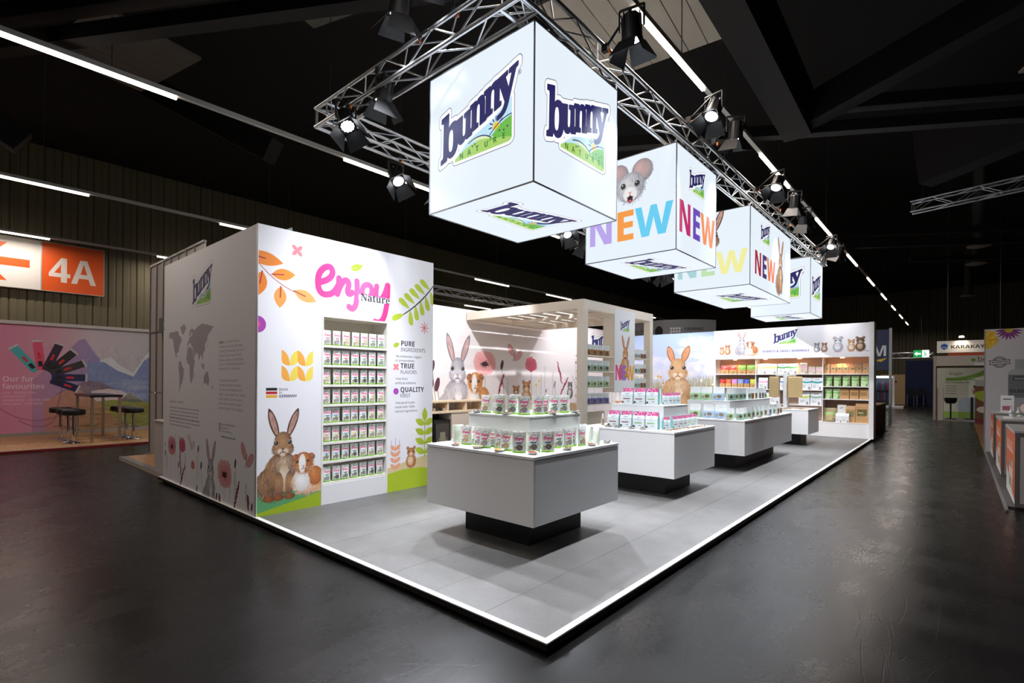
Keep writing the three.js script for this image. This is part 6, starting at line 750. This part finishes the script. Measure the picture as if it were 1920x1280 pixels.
const orangePrint = canvas(256, 256, (g, W, H) => { g.fillStyle = '#d9652f'; g.fillRect(0, 0, W, H); g.fillStyle = '#e9e4e0'; g.beginPath(); g.moveTo(0, H); g.lineTo(0, H * 0.6); g.quadraticCurveTo(W * 0.5, H * 0.8, W, H * 0.95); g.lineTo(W, H); g.fill(); g.strokeStyle = '#f4e8e2'; g.lineWidth = 12; for (let i = 0; i < 4; i++) { g.beginPath(); g.moveTo(30 + i * 45, 40); g.quadraticCurveTo(20 + i * 45, 70, 55 + i * 45, 74); g.stroke(); } for (const [x, c] of [[90, '#7a9ab8'], [130, '#b8a05a'], [165, '#c9c4b8']]) { g.fillStyle = c; g.fillRect(x, 110, 30, 110); g.fillStyle = '#efe9e0'; g.fillRect(x, 140, 30, 40); } });
[[-7.17, -8.8, 'nearest the aisle corner'], [-10.16, -11.8, 'in the middle of the row'], [-12.92, -14.2, 'against the pale partition']].forEach(([z0, z1, w]) => { const t = thing('info_counter', `grey counter with an orange printed front ${w}`, 'counter', [2.47, 0.03, z0]), d = z0 - z1; span('counter_body', M('#b9b6b4', 0.5), t, 0.01, 0.95, 0, 0.99, -d, -0.02); const m = mesh('printed_front', board(d - 0.06, 0.93, 0.012), print(orangePrint), t, [0.006, 0.5, -d / 2]); m.rotation.y = -Math.PI / 2; span('front_panel', M('#cfccca', 0.5), t, 0.04, 0.92, 0.05, 0.95, -0.02, -0.008); span('frame_post', M('#8d8b89', 0.4, 0.4), t, 0, 0.04, 0, 1.0, -0.03, 0); span('frame_rail', M('#8d8b89', 0.4, 0.4), t, 0.04, 0.95, 0.95, 1.0, -0.022, 0); span('frame_rail', M('#8d8b89', 0.4, 0.4), t, 0.04, 0.95, 0, 0.05, -0.022, 0); span('worktop', M('#c9c5c2', 0.4), t, -0.01, 0.97, 1.0, 1.03, -d, 0.01); });
{ const t = thing('snack_bag', 'brown paper snack bag slumped on the counter nearest the aisle corner', 'bag', [2.95, 1.06, -7.5], 2.2); mesh('bag_body', blockGeo(0.2, 0.3, 0.12, 0.4, 0.02), kraftTex({ c: '#9a6a44' }), t); }
{ const t = thing('gelato_display', 'white tray of small tubs with an oval name sign', 'display', [2.85, 1.06, -10.5], -0.35); mesh('tray', rbox(0.62, 0.04, 0.34, 0.008), porcelain, t, [0, 0.02, 0]); const s = mesh('oval_sign', new THREE.CylinderGeometry(0.17, 0.17, 0.012, 36).rotateX(Math.PI / 2).scale(1, 0.62, 1), M('#efe4d8', 0.5), t, [0.06, 0.2, 0.1]); const tx = mesh('sign_print', board(0.26, 0.09, 0.002), print(canvas(256, 90, (g, W, H) => { g.fillStyle = '#efe4d8'; g.fillRect(0, 0, W, H); txt(g, 'Gelato', W / 2, H * 0.75, 66, '#4a2418', SERIF, 'italic bold', 'center'); })), t, [0.06, 0.2, 0.108]); mesh('rim', new THREE.TorusGeometry(0.17, 0.008, 8, 40).scale(1, 0.62, 1), M('#7a3a22', 0.5), t, [0.06, 0.2, 0.1]); mesh('sign_foot', box(0.02, 0.1, 0.02), porcelain, t, [0.06, 0.07, 0.09]); }
for (let i = 0; i < 5; i++) { const t = thing('ice_tub', 'small white tub in the tray in front of the oval name sign', 'tub', [2.62 + i * 0.1, 1.1, -10.37 - i * 0.0], 0, 'tubs in the white tray'); mesh('tub_body', lathe([[0.001, 0], [0.03, 0], [0.04, 0.05], [0.001, 0.05]], 16), porcelain, t); mesh('tub_lid', cyl(0.042, 0.042, 0.01, 16), M(['#d9d4cc', '#3a2c28', '#c9873c'][i % 3], 0.4), t, [0, 0.055, 0]); }
for (let i = 0; i < 3; i++) { const t = thing('pump_bottle', `white bottle with a ${['blue', 'green', 'teal'][i]} label on the middle counter`, 'bottle', [2.66 + i * 0.1, 1.06, -11.3]); mesh('bottle_body', lathe([[0.001, 0], [0.035, 0], [0.037, 0.1], [0.016, 0.13], [0.016, 0.15], [0.001, 0.15]], 14), porcelain, t); mesh('label_band', cyl(0.0378, 0.0368, 0.05, 14), M(['#4a7ab0', '#6aa63a', '#3a9a9a'][i], 0.5), t, [0, 0.05, 0]); mesh('cap', cyl(0.014, 0.017, 0.05, 10), porcelain, t, [0, 0.17, 0]); }
{ const t = thing('card_display', 'upright white card display on the counter against the pale partition', 'display', [2.7, 1.06, -13.2], -0.3); mesh('card', box(0.22, 0.36, 0.01), porcelain, t, [0, 0.2, 0]); mesh('foot', box(0.22, 0.02, 0.14), porcelain, t, [0, 0.01, 0]); mesh('picture', box(0.16, 0.1, 0.003), M('#b0647a', 0.5), t, [0, 0.1, 0.007]); mesh('heading', box(0.14, 0.02, 0.003), M('#333', 0.5), t, [0, 0.3, 0.007]); }
{ const t = thing('shop_sign', 'white overhead sign with a blue hexagon and black capitals', 'sign', [1.27, 2.82, -22]); mesh('sign_board', board(2.0, 0.43, 0.3), print(canvas(1024, 220, (g, W, H) => { g.fillStyle = '#e9e3d8'; g.fillRect(0, 0, W, H); g.fillStyle = '#1d4fa0'; g.beginPath(); for (let i = 0; i < 6; i++) g.lineTo(W * 0.105 + Math.cos(0.524 + i * 1.047) * 58, H * 0.48 + Math.sin(0.524 + i * 1.047) * 58); g.fill(); g.strokeStyle = '#f4f2ee'; g.lineWidth = 7; g.beginPath(); g.moveTo(W * 0.055, H * 0.62); g.lineTo(W * 0.095, H * 0.5); g.lineTo(W * 0.12, H * 0.6); g.lineTo(W * 0.145, H * 0.53); g.lineTo(W * 0.165, H * 0.62); g.stroke(); txt(g, 'KARAKAY', W * 0.19, H * 0.66, 88, '#16181c', SANS, 'bold', 'left', W * 0.46); })), t, [1, 0.215, -0.15]); rod('hanger', M('#444', 0.4), t, [0.3, 0.43, -0.15], [0.3, 6.38, -0.15], 0.01); rod('hanger', M('#444', 0.4), t, [1.7, 0.43, -0.15], [1.7, 6.38, -0.15], 0.01); const lm = mesh('sign_lamp', cyl(0.06, 0.08, 0.06, 16), new THREE.MeshStandardMaterial({ color: '#fff', emissive: '#fff2d8', emissiveIntensity: 6 }), t, [0.68, 0.56, 0.12]); mesh('lamp_arm', box(0.02, 0.02, 0.22), M('#333', 0.4), t, [0.68, 0.6, 0.02]); const l = new THREE.SpotLight('#fff0d6', 2.2, 0, rad(62), 0.8); l.position.set(1.95, 3.35, -21.85); l.target.position.set(1.95, 2.8, -22.02); l.castShadow = true; scene.add(l, l.target); }
{ const t = thing('veterinary_stand', 'stand with a white fascia, corner posts and a green picture wall', 'stand', [1.0, 0, -27.8]); const w = M('#cfc6ba', 0.55); span('deck', M('#8d8a86', 0.6), t, 0, 3.6, 0, 0.03, -4.5, 0); span('fascia', w, t, 0, 1.0, 2.5, 2.95, -0.1, 0); mesh('fascia', board(1.8, 0.45, 0.1), print(canvas(512, 128, (g, W, H) => { g.fillStyle = '#cfc6ba'; g.fillRect(0, 0, W, H); g.fillStyle = '#6a9a30'; g.beginPath(); g.ellipse(W * 0.2, H * 0.45, 22, 20, 0, 0, 7); g.fill(); txt(g, 'bogar', W * 0.27, H * 0.62, 84, '#4a4d48'); g.fillStyle = '#efeaf0'; g.fillRect(W * 0.22, H * 0.76, W * 0.7, H * 0.24); })), t, [1.9, 2.725, -0.05]); for (const x of [0, 2.75]) span('corner_post', w, t, x, x + 0.1, 0.03, 2.5, -0.1, 0); span('orange_band', M('#d9582a', 0.5), t, 0.5, 2.8, 2.95, 3.15, -0.6, -0.55); span('rack_side', w, t, 0.05, 0.35, 0.03, 1.5, -0.7, -0.1); mesh('picture_wall', board(3.4, 2.45, 0.06), print(canvas(768, 552, (g, W, H) => { g.fillStyle = '#d5d9cc'; g.fillRect(0, 0, W, H); g.fillStyle = '#7fae4a'; g.beginPath(); g.moveTo(W * 0.1, H * 0.2); g.quadraticCurveTo(W * 0.4, H * 0.2, W * 0.55, 0); g.lineTo(W * 0.65, 0); g.quadraticCurveTo(W * 0.45, H * 0.28, W * 0.1, H * 0.26); g.fill(); txt(g, 'bogar', W * 0.14, H * 0.14, 44, '#5a6a50'); txt(g, 'Effective protection', W * 0.1, H * 0.25, 26, '#4f7a2c', SANS, 'bold'); txt(g, 'for everyday life', W * 0.1, H * 0.31, 26, '#4f7a2c', SANS, 'bold'); for (let i = 0; i < 4; i++) { g.fillStyle = '#5a5f58'; g.fillRect(W * 0.1, H * (0.36 + i * 0.05), 90, 5); } g.fillStyle = '#b9cfe0'; g.beginPath(); g.ellipse(W * 0.38, H * 0.78, 120, 110, 0.3, 0, 7); g.fill(); g.fillStyle = '#a87a60'; g.beginPath(); g.ellipse(W * 0.44, H * 0.46, 34, 44, 0.6, 0, 7); g.fill(); g.fillStyle = '#1e1814'; g.beginPath(); g.ellipse(W * 0.45, H * 0.39, 40, 22, 0.4, 0, 7); g.fill(); g.fillStyle = '#d5a58a'; g.beginPath(); g.ellipse(W * 0.56, H * 0.52, 30, 38, -0.3, 0, 7); g.fill(); g.strokeStyle = '#3a241a'; g.lineWidth = 16; g.beginPath(); g.arc(W * 0.57, H * 0.5, 34, 3.4, 6.4); g.stroke(); g.fillStyle = '#e9e9ee'; g.beginPath(); g.ellipse(W * 0.6, H * 0.78, 80, 90, 0, 0, 7); g.fill(); g.fillStyle = '#9ac45a'; g.fillRect(0, H * 0.88, W, H * 0.12); })), t, [1.75, 1.25, -3.2]); }
{ const t = thing('counter_table', 'tall black table with a pale top in the green picture stand', 'table', [2.35, 0.03, -29.6]); mesh('tabletop', rbox(0.9, 0.04, 0.6, 0.006), M('#d9d4ca', 0.5), t, [0, 1.05, 0]); mesh('pedestal', box(0.1, 1.02, 0.1), black, t, [0, 0.52, 0]); mesh('foot', box(0.5, 0.03, 0.5), black, t, [0, 0.015, 0]); }
for (const [x, z] of [[1.6, -29.2], [3.1, -29.1]]) { const t = thing('shell_stool', 'black shell stool at the tall table of the green picture stand', 'stool', [x, 0.03, z], 0.4, 'shell stools at the tall table'); mesh('shell', lathe([[0.001, 0.72], [0.16, 0.74], [0.22, 0.84], [0.24, 1.0], [0.23, 1.0], [0.2, 0.86], [0.14, 0.77], [0.001, 0.75]], 20), black, t); mesh('column', cyl(0.03, 0.03, 0.7, 10), black, t, [0, 0.37, 0]); mesh('foot', cyl(0.2, 0.22, 0.03, 20), black, t, [0, 0.015, 0]); }
one('brown_banner', 'brown and lime picture banner beside the tall table', 'banner', board(0.9, 1.8, 0.04), print(canvas(160, 320, (g, W, H) => { g.fillStyle = '#6b4526'; g.fillRect(0, 0, W, H); g.fillStyle = '#a9a8a2'; g.fillRect(0, 0, W, H * 0.14); g.fillStyle = '#9ab02c'; g.beginPath(); g.ellipse(W * 0.4, H * 0.38, 70, 40, 0.3, 0, 7); g.fill(); g.fillStyle = '#d9cdb8'; g.beginPath(); g.ellipse(W * 0.3, H * 0.68, 40, 24, 0, 0, 7); g.fill(); g.fillStyle = '#7a1f2c'; g.fillRect(0, H * 0.9, W, H * 0.1); })), [2.85, 0.95, -26.3]);
for (const [x, z] of [[2.4, -21.7], [2.4, -25.2], [2.25, -35]]) { const t = thing('ceiling_vent', 'round grey ceiling vent high over the right aisle', 'vent', [x, 6.5, z], 0, 'round vents over the right aisle'); mesh('duct', cyl(0.18, 0.18, 2.7, 20), M('#4a4a48', 0.6), t, [0, 1.35, 0]); mesh('diffuser', lathe([[0.001, 0], [0.2, 0.01], [0.34, 0.05], [0.36, 0.09], [0.2, 0.12], [0.001, 0.12]], 28), M('#8a8a86', 0.5), t, [0, -0.05, 0]); }
renderer.render(scene, camera);
